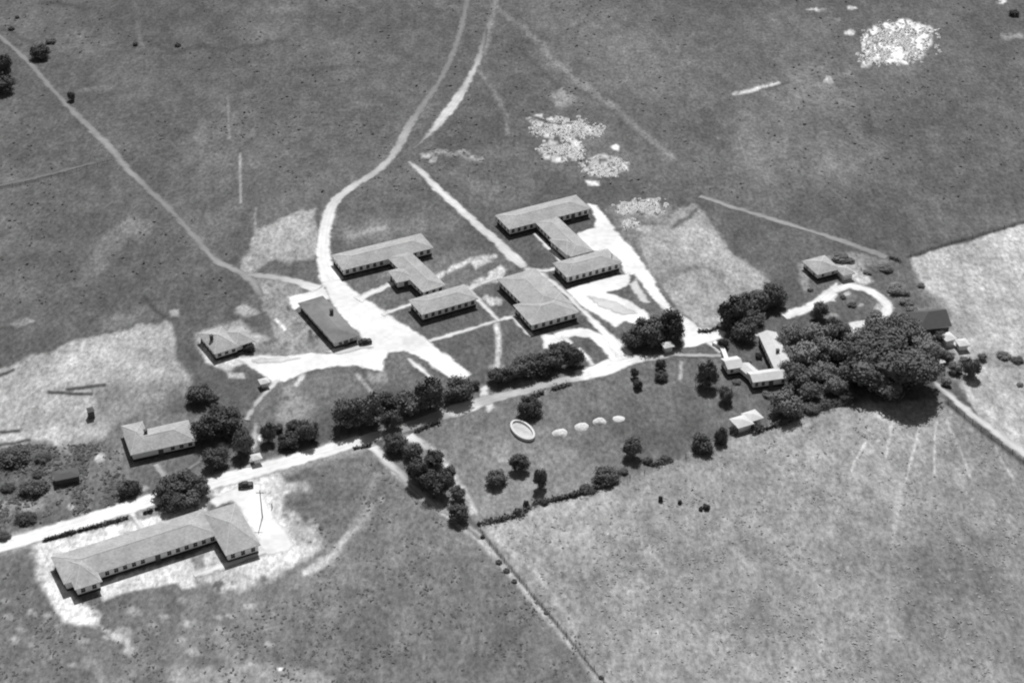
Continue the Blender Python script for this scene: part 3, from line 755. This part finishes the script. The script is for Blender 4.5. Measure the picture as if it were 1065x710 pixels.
# ------------------------------------------------------------------ trees
def make_crown(seed, R=1.0, nl=4200, flat=.85, leaf=.045, nlob=13, spread=.62, core=.6):
    """unit crown, radius 1, centre at origin; many small leaf faces round a lumpy inner mass"""
    r = np.random.RandomState(seed)
    lobes = []
    for k in range(nlob):
        th = 2.4*k+r.rand()*.8; zz = (-.5+1.15*((k*7)%nlob)/nlob) if k else .5
        rad = math.sqrt(max(0, 1-max(zz,0)**2))*r.uniform(.45, .68)
        lobes.append((math.cos(th)*rad, math.sin(th)*rad, zz*flat, r.uniform(.28, .44)*(13/nlob)**.35))
    lobes.append((0, 0, 0, .55))
    m = MB()
    # inner dark masses
    for (x, y, z, s) in lobes:
        x *= .9; y *= .9; z *= .9
        bm = bmesh.new(); bmesh.ops.create_icosphere(bm, subdivisions=2, radius=s*core)
        vs = []
        for v_ in bm.verts:
            c = v_.co; k = 1+.22*(r.rand()-.5)*2
            vs.append((x+c.x*k, y+c.y*k, z+c.z*k*.9))
        m.add(vs, [tuple(v_.index for v_ in f.verts) for f in bm.faces]); bm.free()
    # leaf tufts
    wts = np.array([l[3]**2 for l in lobes]); wts /= wts.sum()
    for _ in range(nl):
        x, y, z, s = lobes[r.choice(len(lobes), p=wts)]
        d = r.normal(size=3); d /= np.linalg.norm(d)
        rr = s*(.70+spread*r.rand()**1.6)
        c = np.array([x, y, z])+d*rr*np.array([1, 1, .9])
        a_ = r.normal(size=3); a_ -= a_.dot(d)*d*.6; a_ /= np.linalg.norm(a_)
        b_ = np.cross(d+r.normal(size=3)*.5, a_); b_ /= np.linalg.norm(b_)+1e-9
        e = leaf*r.uniform(.6, 1.5)
        m.add([c-a_*e-b_*e*.6, c+a_*e-b_*e*.7, c+a_*e*.8+b_*e*.8, c-a_*e*.7+b_*e*.6], [(0,1,2,3)])
    me_ = bpy.data.meshes.new('crown'); me_.from_pydata(m.v, [], m.f); me_.update()
    return me_
CR = []
for s in range(7):
    c = make_crown(100+s); c.materials.append(M['leaf']); CR.append(c)
CRP = []
for s in range(4):
    c = make_crown(200+s, nl=3600); c.materials.append(M['leaf2']); CRP.append(c)
OAK = make_crown(300, nl=15000, leaf=.022, flat=.7, nlob=30, spread=.42, core=.78); OAK.materials.append(M['leaf'])

def trunk_mesh():
    m = MB(); m.tube((0,0,-.2), (.02,0,.9), .10, .075, 9, cap=False)
    for k in range(5):
        t = k*1.257+.3
        m.tube((.02,0,.75+.06*k), (.5*math.cos(t), .5*math.sin(t), 1.35+.05*k), .05, .015, 6)
    return m
_tm = [None]
trng = random.Random(9)
TREES = []
def tree(cx, cy, wpx, hpx=None, pale=False, shrub=False, group='', gname='', mesh=None, name=None, hcf=None):
    hpx = hpx or wpx*.9
    if not mesh and not shrub:   # measured dark mass includes the shadow at its foot
        cy -= .13*wpx; hpx *= .85; wpx *= 1.12
    s = mpp(cy+8)
    R = wpx/2*s
    # crown visual height = 2*Rv*cos + 2*R*sin(dep) mixture; solve vertical radius
    sd, cd = math.sin(DEP), math.cos(DEP)
    hv = hpx/2*s
    Rv2 = (hv*hv-(R*sd)**2)/(cd*cd)
    Rv = math.sqrt(max(Rv2, (R*(.38 if shrub else .62))**2))
    Rv = min(Rv, R*1.5)
    hc = Rv*(.55 if shrub else .9)+(0 if shrub else min(.7, .08*R+.1))
    if hcf: hc = hcf
    p = at(cx, cy, hc)
    nm = name or ('shrub' if shrub else 'tree')
    root = empty(nm, (p.x, p.y, 0))
    me_ = mesh or (trng.choice(CRP) if pale else trng.choice(CR))
    c = bpy.data.objects.new('crown' if not shrub else 'foliage', me_); col.objects.link(c); c.parent = root
    c.location = (0, 0, hc); c.scale = (R*1.08*trng.uniform(.9, 1.12), R*1.08*trng.uniform(.85, 1.1), Rv*1.12*trng.uniform(.9, 1.2)); c.rotation_euler = (0, 0, trng.uniform(0, 6.28))
    if _tm[0] is None:
        t = trunk_mesh().build('trunk', M['bark'], root); _tm[0] = t.data
    else:
        t = bpy.data.objects.new('trunk', _tm[0]); col.objects.link(t); t.parent = root
    if shrub: t.name = 'stem'
    t.scale = (R, R, hc) if not shrub else (R*.6, R*.6, hc*.7)
    TREES.append((root, cx, cy, group, gname, nm))
    return root

ORD = ['first','second','third','fourth','fifth','sixth','seventh','eighth','ninth','tenth','eleventh','twelfth','thirteenth','fourteenth','fifteenth','sixteenth','seventeenth','eighteenth','nineteenth','twentieth','twenty-first','twenty-second','twenty-third','twenty-fourth','twenty-fifth','twenty-sixth']
def grp(group, phrase, items, cat='tree', **kw):
    """items (cx,cy,w,h); labelled by order from the left (or as phrase says)"""
    items = sorted(items, key=lambda t: t[0])
    for i, it in enumerate(items):
        k = dict(kw)
        o = tree(it[0], it[1], it[2], it[3] if len(it) > 3 else None, **k)
        kind = 'shrub' if kw.get('shrub') else 'tree'
        lab = (f'{ORD[i]} {kind} from the left {phrase}') if len(items) > 1 else f'{kind} {phrase}'
        props(o, lab, kind, group if len(items) > 1 else None)

grp('trees beside the bungalow', 'in the dark clump right of the bungalow', [(206,412,25,26),(214,449,26,32),(236,444,30,34),(252,462,22,32),(224,480,27,24),(222,416,10,12),(226,430,16,18)])
grp('small roadside trees', 'in the low row above the road, right of the footpath', [(279,452,15,24),(300,460,19,16),(320,451,24,28),(306,444,14,12),(290,446,10,10)])
grp('trees above the road bend', 'in the clump between sand yard and main road', [(362,433,28,38),(383,431,32,40),(403,419,20,20),(427,421,28,32),(447,413,26,40),(477,409,30,28),(493,401,10,10)])
grp('trees at the lane corner', 'of the pair at the lane corner below the road', [(407,439,19,24),(411,464,23,24)])
grp('trees along the lane', 'in the dark row beside the pale lane', [(429,471,18,20),(451,479,20,20),(434,493,24,30),(455,507,27,32),(467,494,15,18),(476,515,17,20),(477,536,23,20),(443,500,20,24)])
grp('trees below the T-plan hall', 'in the row under the crescent drive', [(518,393,22,20),(533,389,20,22),(546,385,24,26),(561,381,26,26),(575,377,24,24),(582,366,20,20),(597,374,20,26)])
grp('trees by the road junction', 'in the round clump left of the road junction', [(658,354,20,24),(676,348,32,36),(698,343,24,34)])
grp('trees in the dark block above the villa', 'in the dark block above the villa', [(763,328,26,36),(777,320,28,30),(792,315,26,28),(804,311,26,28),(774,346,26,26),(783,334,24,22),(752,358,10,12)])
grp('trees on the park lawn', 'scattered over the park lawn', [(660,389,9,12),(663,401,10,11),(687,380,11,13),(688,392,12,11),(736,392,17,30),(755,412,16,20),(540,483,18,22),(516,499,20,15),(562,500,14,24),(657,468,20,26),(551,426,24,18)])
grp('shrubs on the south hedge line', 'along the hedge line south of the park', [(547,524,7,12),(538,532,9,8),(610,509,16,10),(630,496,26,20),(674,479,10,8),(692,477,12,9),(730,463,24,22),(750,455,15,20),(763,448,9,10),(786,444,12,10),(566,522,8,7),(596,514,10,7),(648,490,12,8),(812,437,12,8),(843,424,20,14),(858,420,14,10)], shrub=True)
grp('tree below the villa', 'with a loose pale crown just below the villa', [(818,424,33,32)], pale=True)
grp('trees in the villa grove', 'in the mid-grey grove between villa and giant oak', [(828,352,28,28),(850,350,24,26),(838,371,28,28),(862,367,26,28),(830,394,26,26),(880,371,26,28),(856,391,26,26),(870,404,24,24),(843,409,20,22),(895,357,28,28),(872,347,20,22),(820,372,20,20),(885,390,26,26),(822,388,22,24),(816,358,18,20)], pale=True)
grp('trees behind the giant oak', 'in the grey canopy behind the giant oak', [(912,347,30,28),(930,354,28,28),(948,350,28,26),(962,363,28,26),(938,340,26,20),(918,366,28,26),(972,372,18,20),(898,372,26,24),(955,340,20,16)], pale=True)
grp('trees left of the looped driveway', 'of the dark trees left of the looped driveway', [(853,325,16,22),(866,340,14,20),(878,346,14,16)])
grp('tree at the pale field edge', 'standing alone at the pale field edge right of the barn', [(1011,385,17,24)])
grp('shrub right of the loop', 'small and dark just right of the looped driveway', [(941,331,12,10)], shrub=True)
grp('trees by the L-plan building', 'in the dark clump across the road from the bungalow', [(175,511,26,28),(190,507,28,24),(205,510,24,28),(179,524,26,22),(197,523,26,22)])
grp('shrub below the bungalow', 'dark and bushy above the road below the bungalow', [(135,508,22,20)], shrub=True)
grp('scrub bushes at far left', 'in the scrub at the far left edge', [(12,475,34,8),(44,477,18,6),(36,508,30,8),(8,507,16,6),(26,539,22,12),(3,558,16,9),(40,493,12,4)], shrub=True)
grp('trees on the upper left track', 'beside the long track at upper left', [(42,56,18,18),(3,70,18,24),(3,90,22,18),(74,101,8,11)])
grp('bushes in the top pasture', 'in the dark scrub across the top left pasture', [(12,30,8,5),(18,18,6,4),(141,46,6,5),(185,47,6,5),(53,43,12,4)], shrub=True)
grp('shrub at the top right', 'dark and low by the top right corner', [(1055,14,10,9)], shrub=True)
grp('shrubs beside the cottage', 'in front of the cottage at the yard end', [(259,362,14,12),(245,361,6,8)], shrub=True)
grp('small bushes in the lower pasture', 'of the tiny dark bushes in the large lower pasture', [(687,519,5,7),(707,522,5,5),(735,527,8,7),(729,529,5,5)], shrub=True)
grp('shrubs on the lower boundary', 'along the long boundary line at bottom centre', [(502,558,5,4),(519,584,7,5),(527,593,7,5),(535,604,6,4),(568,637,5,3),(625,704,6,4)], shrub=True)
grp('shrubs round the oak', 'by the hedge line left of the giant oak', [(880,414,18,14),(870,418,12,9)], shrub=True)
grp('shrubs against the villa', 'growing against the walls of the white villa', [(776,377,12,10),(800,411,14,8),(820,404,12,12),(812,373,10,10),(766,397,10,6),(789,370,8,8)], shrub=True, pale=True)
grp('shrubs round the looped driveway', 'in the loose planting round the looped driveway', [(874,268,18,7),(884,271,12,6),(902,283,9,6),(843,301,7,5),(931,301,20,8),(940,304,13,9),(943,314,16,7),(886,317,10,5),(911,326,12,4),(877,309,7,4),(958,297,9,5),(922,279,16,6),(949,322,14,6)], shrub=True, pale=True)
grp('trees right of the giant oak', 'in the ragged scrub right of the giant oak', [(985,372,14,14),(994,384,14,12),(1003,376,10,10),(978,352,14,12),(1022,372,9,8),(984,398,10,8)], pale=True)
grp('scrub in the pale field', 'in the scrub at the far right of the pale field', [(1044,370,14,5),(1058,374,14,5),(1061,400,8,4)], shrub=True, pale=True)
# the giant oak
o = tree(931, 380, 108, 80, mesh=OAK, name='oak_tree', hcf=7.5); props(o, 'giant dark spreading oak with wide crown at right, largest tree of all', 'tree')
o = tree(897, 383, 46, 44, mesh=OAK, name='oak_tree', hcf=5); props(o, 'large tree merged with the left side of the giant oak', 'tree')

# hedges: dark bushy strips
def hedge(pts, wd, h, label, seed):
    r = random.Random(seed)
    P = [at(*p) for p in pts]; base = P[0].copy(); m = MB()
    for i in range(len(P)-1):
        L = (P[i+1]-P[i]).length
        k = max(2, int(L/.5))
        for j in range(k):
            c = P[i].lerp(P[i+1], j/k)-base
            sc_ = .45+.75*r.random()**.6
            if r.random() < .12: continue
            for _ in range(26):
                d = Vector((r.gauss(0, wd*.36*sc_), r.gauss(0, wd*.36*sc_), abs(r.gauss(0, .5))*h*sc_))
                e = .22
                q = c+d; a1 = Vector((r.uniform(-1,1), r.uniform(-1,1), r.uniform(-.6,.6))).normalized()*e; b1 = Vector((r.uniform(-1,1), r.uniform(-1,1), r.uniform(-.3,1))).normalized()*e
                m.add([q-a1-b1, q+a1-b1, q+a1+b1, q-a1+b1], [(0,1,2,3)])
    o = m.build('hedge', M['leaf']); o.location = base
    props(o, label, 'hedge')
hedge([(498,545),(520,541),(542,535),(552,525)], 1.4, 1.3, 'dark hedge at the bottom left end of the park by the last lane tree', 1)
hedge([(556,524),(585,518),(612,511),(640,500)], 1.0, 1.1, 'low broken hedge along the bottom edge of the park lawn', 2)
hedge([(668,480),(680,484),(698,478)], 1.3, 1.2, 'short dark hedge right of the cone-shaped park tree', 3)
hedge([(782,452),(800,445),(818,440),(836,432)], .9, 1.0, 'low hedge running right from the white stepped shed', 4)
hedge([(850,427),(865,423),(884,418)], 1.0, 1.2, 'dark hedge running into the shade of the giant oak', 5)
hedge([(47,562),(80,553),(110,545),(134,538.5)], .8, 1.0, 'long thin dark hedge between the main road and the L-plan building', 6)
hedge([(150,534),(164,529),(172,526)], .7, .9, 'short hedge by the road left of the dark tree clump', 7)
hedge([(553,413),(566,408)], 1.0, 1.1, 'short dark hedge under the grey road, left of two', 8)
hedge([(575,405),(594,399.5)], 1.1, 1.2, 'short dark hedge under the grey road, right of two', 9)
hedge([(433,449),(448,442),(462,438)], .9, 1.0, 'dark roadside hedge below the grey stretch of main road', 10)
hedge([(369,466.5),(386,463.5)], .7, .6, 'little dark hedge below the road left of the lane corner', 11)
hedge([(727,345),(738,345),(748,340)], .8, .9, 'thin curved dark hedge between bare field and road junction', 12)
hedge([(562,288),(572,297),(584,308)], .4, .6, 'thin dark hedge line along the right side of the T-plan hall', 13)
hedge([(925,268),(936,272)], .9, 1, 'tiny hedge at the end of the upper right dirt track', 15)

# ------------------------------------------------------------------ fences
pm = MB(); pm.tube((0,0,-.2), (0,0,1.35), .08, .07, 6); pm.box(-.09,.09,-.09,.09,1.35,1.39)
PM = None
def fence(pts, label, gap=4.0):
    global PM
    P = [at(*p) for p in pts]; base = P[0].copy(); root = empty('fence', base, 0, label, 'fence')
    rm = MB()
    for i in range(len(P)-1):
        L = (P[i+1]-P[i]).length; n = max(1, int(L/gap))
        for j in range(n+(i == len(P)-2)):
            c = P[i].lerp(P[i+1], j/n)-base
            if PM is None: o_ = pm.build('post', M['wood'], root); PM = o_.data
            else: o_ = bpy.data.objects.new('post', PM); col.objects.link(o_); o_.parent = root
            o_.location = c
        for z in (.5, .85, 1.2): rm.tube(P[i]-base+Vector((0,0,z)), P[i+1]-base+Vector((0,0,z)), .015, .015, 4)
    rm.build('wire', M['wire'], root)
fence([(502,556),(540,602),(580,650),(628,707)], 'post and wire fence down the long boundary at bottom centre')
fence([(947,267),(1000,250),(1066,231)], 'post and wire fence along the top of the pale right field')
fence([(986,419),(1020,447),(1064,479)], 'post and wire fence below the bottom right road', 3.5)
fence([(500,549),(556,527),(640,504),(700,481),(765,453),(836,434),(884,421)], 'post and wire fence along the foot of the park hedge line')
fence([(0,197),(40,188),(80,178),(112,169)], 'post and wire fence below the short track at far left')

# ------------------------------------------------------------------ poles, cars, pond, mounds
def pole(x, y, h, label, cross=True, nm='utility_pole'):
    p = at(x, y); r = empty(nm, p, 0, label, 'pole')
    m = MB(); m.tube((0,0,-.3), (0,0,h), .17, .11, 8); m.build('post', M['wood'], r)
    if cross:
        m = MB(); m.box(-1.1, 1.1, -.06, .06, h-.9, h-.75); m.build('crossarm', M['wood'], r)
        for s in (-.95, -.45, .45, .95):
            m = MB(); m.tube((s,0,h-.749), (s,0,h-.6), .05, .03, 6); m.build('insulator', M['white'], r)
    else:
        m = MB(); m.tube((0,0,h), (0,0,h+.2), .12, .02, 8); m.build('finial', M['white'], r)
pole(273, 538, 9.5, 'tall utility pole on the white ground at the right end of the L-plan building')
pole(636, 277, 5.0, 'slim dark pole behind the right end of the topmost H-plan building', False, 'flagpole')
pole(283, 528, 1.6, 'short dark post on white ground right of the utility pole', False, 'marker_post')

def car(x, y, rz, label):
    r = empty('parked_car', at(x, y), rz, label, 'car', 'cars parked on the white ground')
    prof = [(-2.1,.35),(-2.15,.75),(-1.9,1.05),(-1.25,1.2),(-.9,1.62),(.35,1.64),(.7,1.2),(1.7,1.1),(2.0,.9),(2.05,.35)]
    m = MB(); n = len(prof)
    def yy(z): return .82 if z < 1.25 else .66
    vs = [(px_, -yy(z), z) for px_, z in prof]+[(px_, yy(z), z) for px_, z in prof]
    m.add(vs, [tuple(range(n))[::-1], tuple(range(n, 2*n))]+[(i, (i+1) % n, n+(i+1) % n, n+i) for i in range(n)])
    m.build('body', M['carpaint'], r)
    for sx in (-1.3, 1.3):
        for sy in (-.82, .82):
            w_ = MB(); w_.tube((0,-.1,0), (0,.1,0), .36, .36, 14); o_ = w_.build('wheel', M['tyre'], r); o_.location = (sx, sy, .36)
            h_ = MB(); h_.tube((0,-.11 if sy < 0 else .1,0), (0,-.1 if sy < 0 else .11,0), .18, .18, 10); h_.build('rim', M['frame'], o_)
        f_ = MB(); f_.box(sx-.55, sx+.55, -.98, -.83, .55, .75); f_.box(sx-.55, sx+.55, .83, .98, .55, .75); f_.build('fender', M['carpaint'], r)
    for sy in (-.5, .5):
        l_ = MB(); l_.tube((2.0, sy, .85), (2.12, sy, .85), .13, .13, 10); l_.build('headlight', M['white'], r)
    g_ = MB(); g_.box(-.7, .2, -.672, -.655, 1.28, 1.55); g_.box(-.7, .2, .655, .672, 1.28, 1.55); g_.build('window', M['glass'], r)
car(380, 357, .35, 'dark car parked at the lower right corner of the dark-roofed storehouse')
car(256, 506, .2, 'dark car parked beside the main road above the L-plan building')

# oval pond with raised stone rim
pc = at(543.5, 449); ax = at(551.5, 457.5)-at(535.5, 440.5); ang = math.atan2(ax.y, ax.x)
a_, b_ = 5.3, 2.9
pond = empty('stone_basin', pc, ang, 'white oval stone basin with raised rim on the park lawn', 'basin')
m = MB(); n = 48; prof = [(1.0,-.1),(1.0,.95),(.80,1.05),(.78,.45)]
vs = []; 
for k in range(n):
    t = 2*math.pi*k/n
    for s, z in prof: vs.append(((a_-(1-s)*3.2)*math.cos(t), (b_-(1-s)*3.2)*math.sin(t), z))
fs = [(k*4+j, ((k+1) % n)*4+j, ((k+1) % n)*4+j+1, k*4+j+1) for k in range(n) for j in range(3)]
m.add(vs, fs); m.build('rim', M['white'], pond)
m = MB(); vs = [((a_-.72)*math.cos(2*math.pi*k/n), (b_-.72)*math.sin(2*math.pi*k/n), .5) for k in range(n)]
m.add(vs, [tuple(range(n))]); m.build('bed', mat('basin_bed', .5, var=.3, scale=.5), pond)

def mound(x, y, rm, h, label, seed):
    r = random.Random(seed); c = at(x, y); m = MB(); n = 22; rings = 7
    ph = [r.uniform(0, 6.28) for _ in range(4)]
    vs = [(0, 0, h)]
    for i in range(1, rings+1):
        f = i/rings
        for k in range(n):
            t = 2*math.pi*k/n; rr = rm*f*(1+.07*math.sin(2*t+ph[0])+.05*math.sin(3*t+ph[1])+r.uniform(-.03,.03))
            vs.append((rr*math.cos(t), rr*math.sin(t), h*(1-f**2.4)*(1+r.uniform(-.25,.2))-.05*(i == rings)))
    fs = [(0, 1+k, 1+(k+1) % n) for k in range(n)]
    for i in range(rings-1):
        for k in range(n):
            p0 = 1+i*n+k; p1 = 1+i*n+(k+1) % n; fs.append((p0, p0+n, p1+n, p1))
    m.add(vs, fs); o_ = m.build('stone_mound', M['white'], None, True); o_.location = c
    props(o_, label, 'mound', 'white mounds in a row on the park lawn')
mound(582.5, 450.5, 2.2, 1.0, 'leftmost of the four white mounds, nearest the oval basin', 1)
mound(605, 444, 2.15, .9, 'second white mound from the left in the park row', 2)
mound(623.5, 438.5, 1.95, 1.0, 'third white mound from the left in the park row', 3)
mound(643.5, 435.5, 1.75, .5, 'rightmost and flattest of the four white mounds', 4)

# ------------------------------------------------------------------ uncountable small stuff: tussocks and rubble
def free(x, y, rock):
    if rock: return np.ones(len(x), bool)
    dx = (x-W0/2)/FPX; dy = (H0/2-y)/FPX
    dirs = np.stack([dx, FWD.y+dy*UP.y, FWD.z+dy*UP.z], 1); t = -CAM.z/dirs[:, 2]
    gxw = dirs[:, 0]*t; gyw = CAM.y+dirs[:, 1]*t
    iy = np.clip(np.searchsorted(gy, gyw), 0, len(gy)-1); ix = np.clip(np.searchsorted(gx, gxw), 0, len(gx)-1)
    ok = TONE[iy, ix] < .36
    R_ = np.array(ROADPTS)
    for k in range(0, len(x), 500):
        d = np.hypot(gxw[k:k+500, None]-R_[None, :, 0], gyw[k:k+500, None]-R_[None, :, 1]).min(1)
        ok[k:k+500] &= d > 3
    return ok
TONE = tone.reshape(len(gy), len(gx))
def scatter(name, n, box, weight, size, tone_mat, seed, rock=False):
    r = np.random.RandomState(seed); V = []; F = []
    cnt = 0
    while cnt < n:
        x = r.uniform(box[0], box[2], 4000); y = r.uniform(box[1], box[3], 4000)
        keep = r.rand(4000) < weight(x, y)
        keep &= free(x, y, rock)
        for a, b in zip(x[keep], y[keep]):
            if cnt >= n: break
            cnt += 1
            c = at(a, b); e = size*r.uniform(.5, 1.5)
            if rock:
                k = len(V); V += [(c.x+e*r.uniform(-1,-.5), c.y+e*r.uniform(-1,-.5), 0), (c.x+e*r.uniform(.5,1), c.y+e*r.uniform(-1,-.5), 0), (c.x+e*r.uniform(.5,1), c.y+e*r.uniform(.5,1), 0), (c.x+e*r.uniform(-1,-.5), c.y+e*r.uniform(.5,1), 0), (c.x+e*r.uniform(-.4,.4), c.y+e*r.uniform(-.4,.4), e*r.uniform(.5,.9))]
                F += [(k,k+1,k+4), (k+1,k+2,k+4), (k+2,k+3,k+4), (k+3,k,k+4)]
            else:
                for _ in range(4):
                    k = len(V); t = r.uniform(0, 6.28); dx, dy = math.cos(t)*e*.5, math.sin(t)*e*.5; ox, oy = r.uniform(-e,e,2)*.5; h = e*r.uniform(.15, .5)
                    V += [(c.x+ox-dx, c.y+oy-dy, 0), (c.x+ox+dx, c.y+oy+dy, 0), (c.x+ox+dx*.6-dy*1.3, c.y+oy+dy*.6+dx*1.3, h), (c.x+ox-dx*.6-dy*1.3, c.y+oy-dy*.6+dx*1.3, h)]
                    F.append((k,k+1,k+2,k+3))
    me_ = bpy.data.meshes.new(name); me_.from_pydata(V, [], F); me_.update(); me_.materials.append(tone_mat)
    o_ = bpy.data.objects.new(name, me_); col.objects.link(o_); return o_
def wn(x, y, f, seed): 
    return vnoise(x*f+40, y*f+40, seed)
M['tuft'] = mat('tussock_grass', .32, var=.5, scale=.4)
M['tuft_dark'] = mat('weed_clumps', .135, var=.5, scale=.4)
M['rubble'] = mat('pale_rubble', .62, var=.2, scale=1)
def w_low(x, y):      # the open pasture below the park
    inside = (y > np.maximum(505-(x-640)*.33, 430)) & ((y-555) < (x-500)*1.27) & ~((x > 985) & (y < 430+(x-985)*.63))
    return inside*np.clip(wn(x, y, .05, 401)*1.6-.3, .2, 1)
t_ = scatter('pasture_tussocks', 2500, (500, 400, 1090, 730), w_low, .42, M['tuft'], 1); props(t_, 'low grass tussocks scattered over the large lower right pasture', 'grass', kind='stuff')
def w_left(x, y):
    inside = (y > 568-x*.285+18) & ((y-468) > (x-388)*.9) & ~((x < 320) & (y < 625) & (x > 35))
    return inside*np.clip(wn(x, y, .05, 402)*1.6-.45, .05, 1)
t_ = scatter('pasture_tussocks', 1500, (-20, 470, 640, 730), w_left, .40, M['tuft_dark'], 2); props(t_, 'dark weed clumps scattered over the pasture at bottom left', 'grass', kind='stuff')
def w_top(x, y):
    inside = (y < 200) | ((x < 240) & (y < 320)) | ((x > 760) & (y < 215))
    return inside*np.clip(wn(x, y, .03, 403)*2-.8, .04, 1)
t_ = scatter('pasture_tussocks', 1600, (-20, -20, 1090, 320), w_top, .62, M['tuft_dark'], 3); props(t_, 'dark grass clumps scattered over the upper pastures', 'grass', kind='stuff')
def w_scrub(x, y):
    return ((y > 462) & (y < 560-x*.28))*np.clip(wn(x, y, .06, 404)*1.8-.5, .05, 1)
t_ = scatter('scrub_growth', 1800, (-20, 455, 130, 560), w_scrub, .55, M['tuft_dark'], 4); props(t_, 'low dark scrub growing round the open shed at far left', 'scrub', kind='stuff')
def blob(*cs):
    def f(x, y):
        k = np.zeros_like(x)
        for cx, cy, rx, ry in cs: k = np.maximum(k, np.clip(1.25-np.hypot((x-cx)/rx, (y-cy)/ry), 0, 1))
        return k*np.clip(wn(x, y, .16, 405)*2.2-.6, 0, 1)
    return f
t_ = scatter('rubble', 700, (880, 15, 980, 72), blob((938,44,38,20),(915,58,22,10)), .8, M['rubble'], 5, True); props(t_, 'broken pale rubble heaped on the white scar at top right', 'rubble', kind='stuff')
t_ = scatter('rubble', 800, (540, 115, 665, 200), blob((590,135,34,12),(585,158,24,10),(630,174,24,10)), .7, M['rubble'], 6, True); props(t_, 'broken pale rubble on the white scars above the topmost building', 'rubble', kind='stuff')
t_ = scatter('rubble', 260, (630, 200, 700, 245), blob((657,215,18,9),(682,215,12,10),(655,233,12,6)), .6, M['rubble'], 7, True); props(t_, 'broken pale rubble right of the topmost building', 'rubble', kind='stuff')
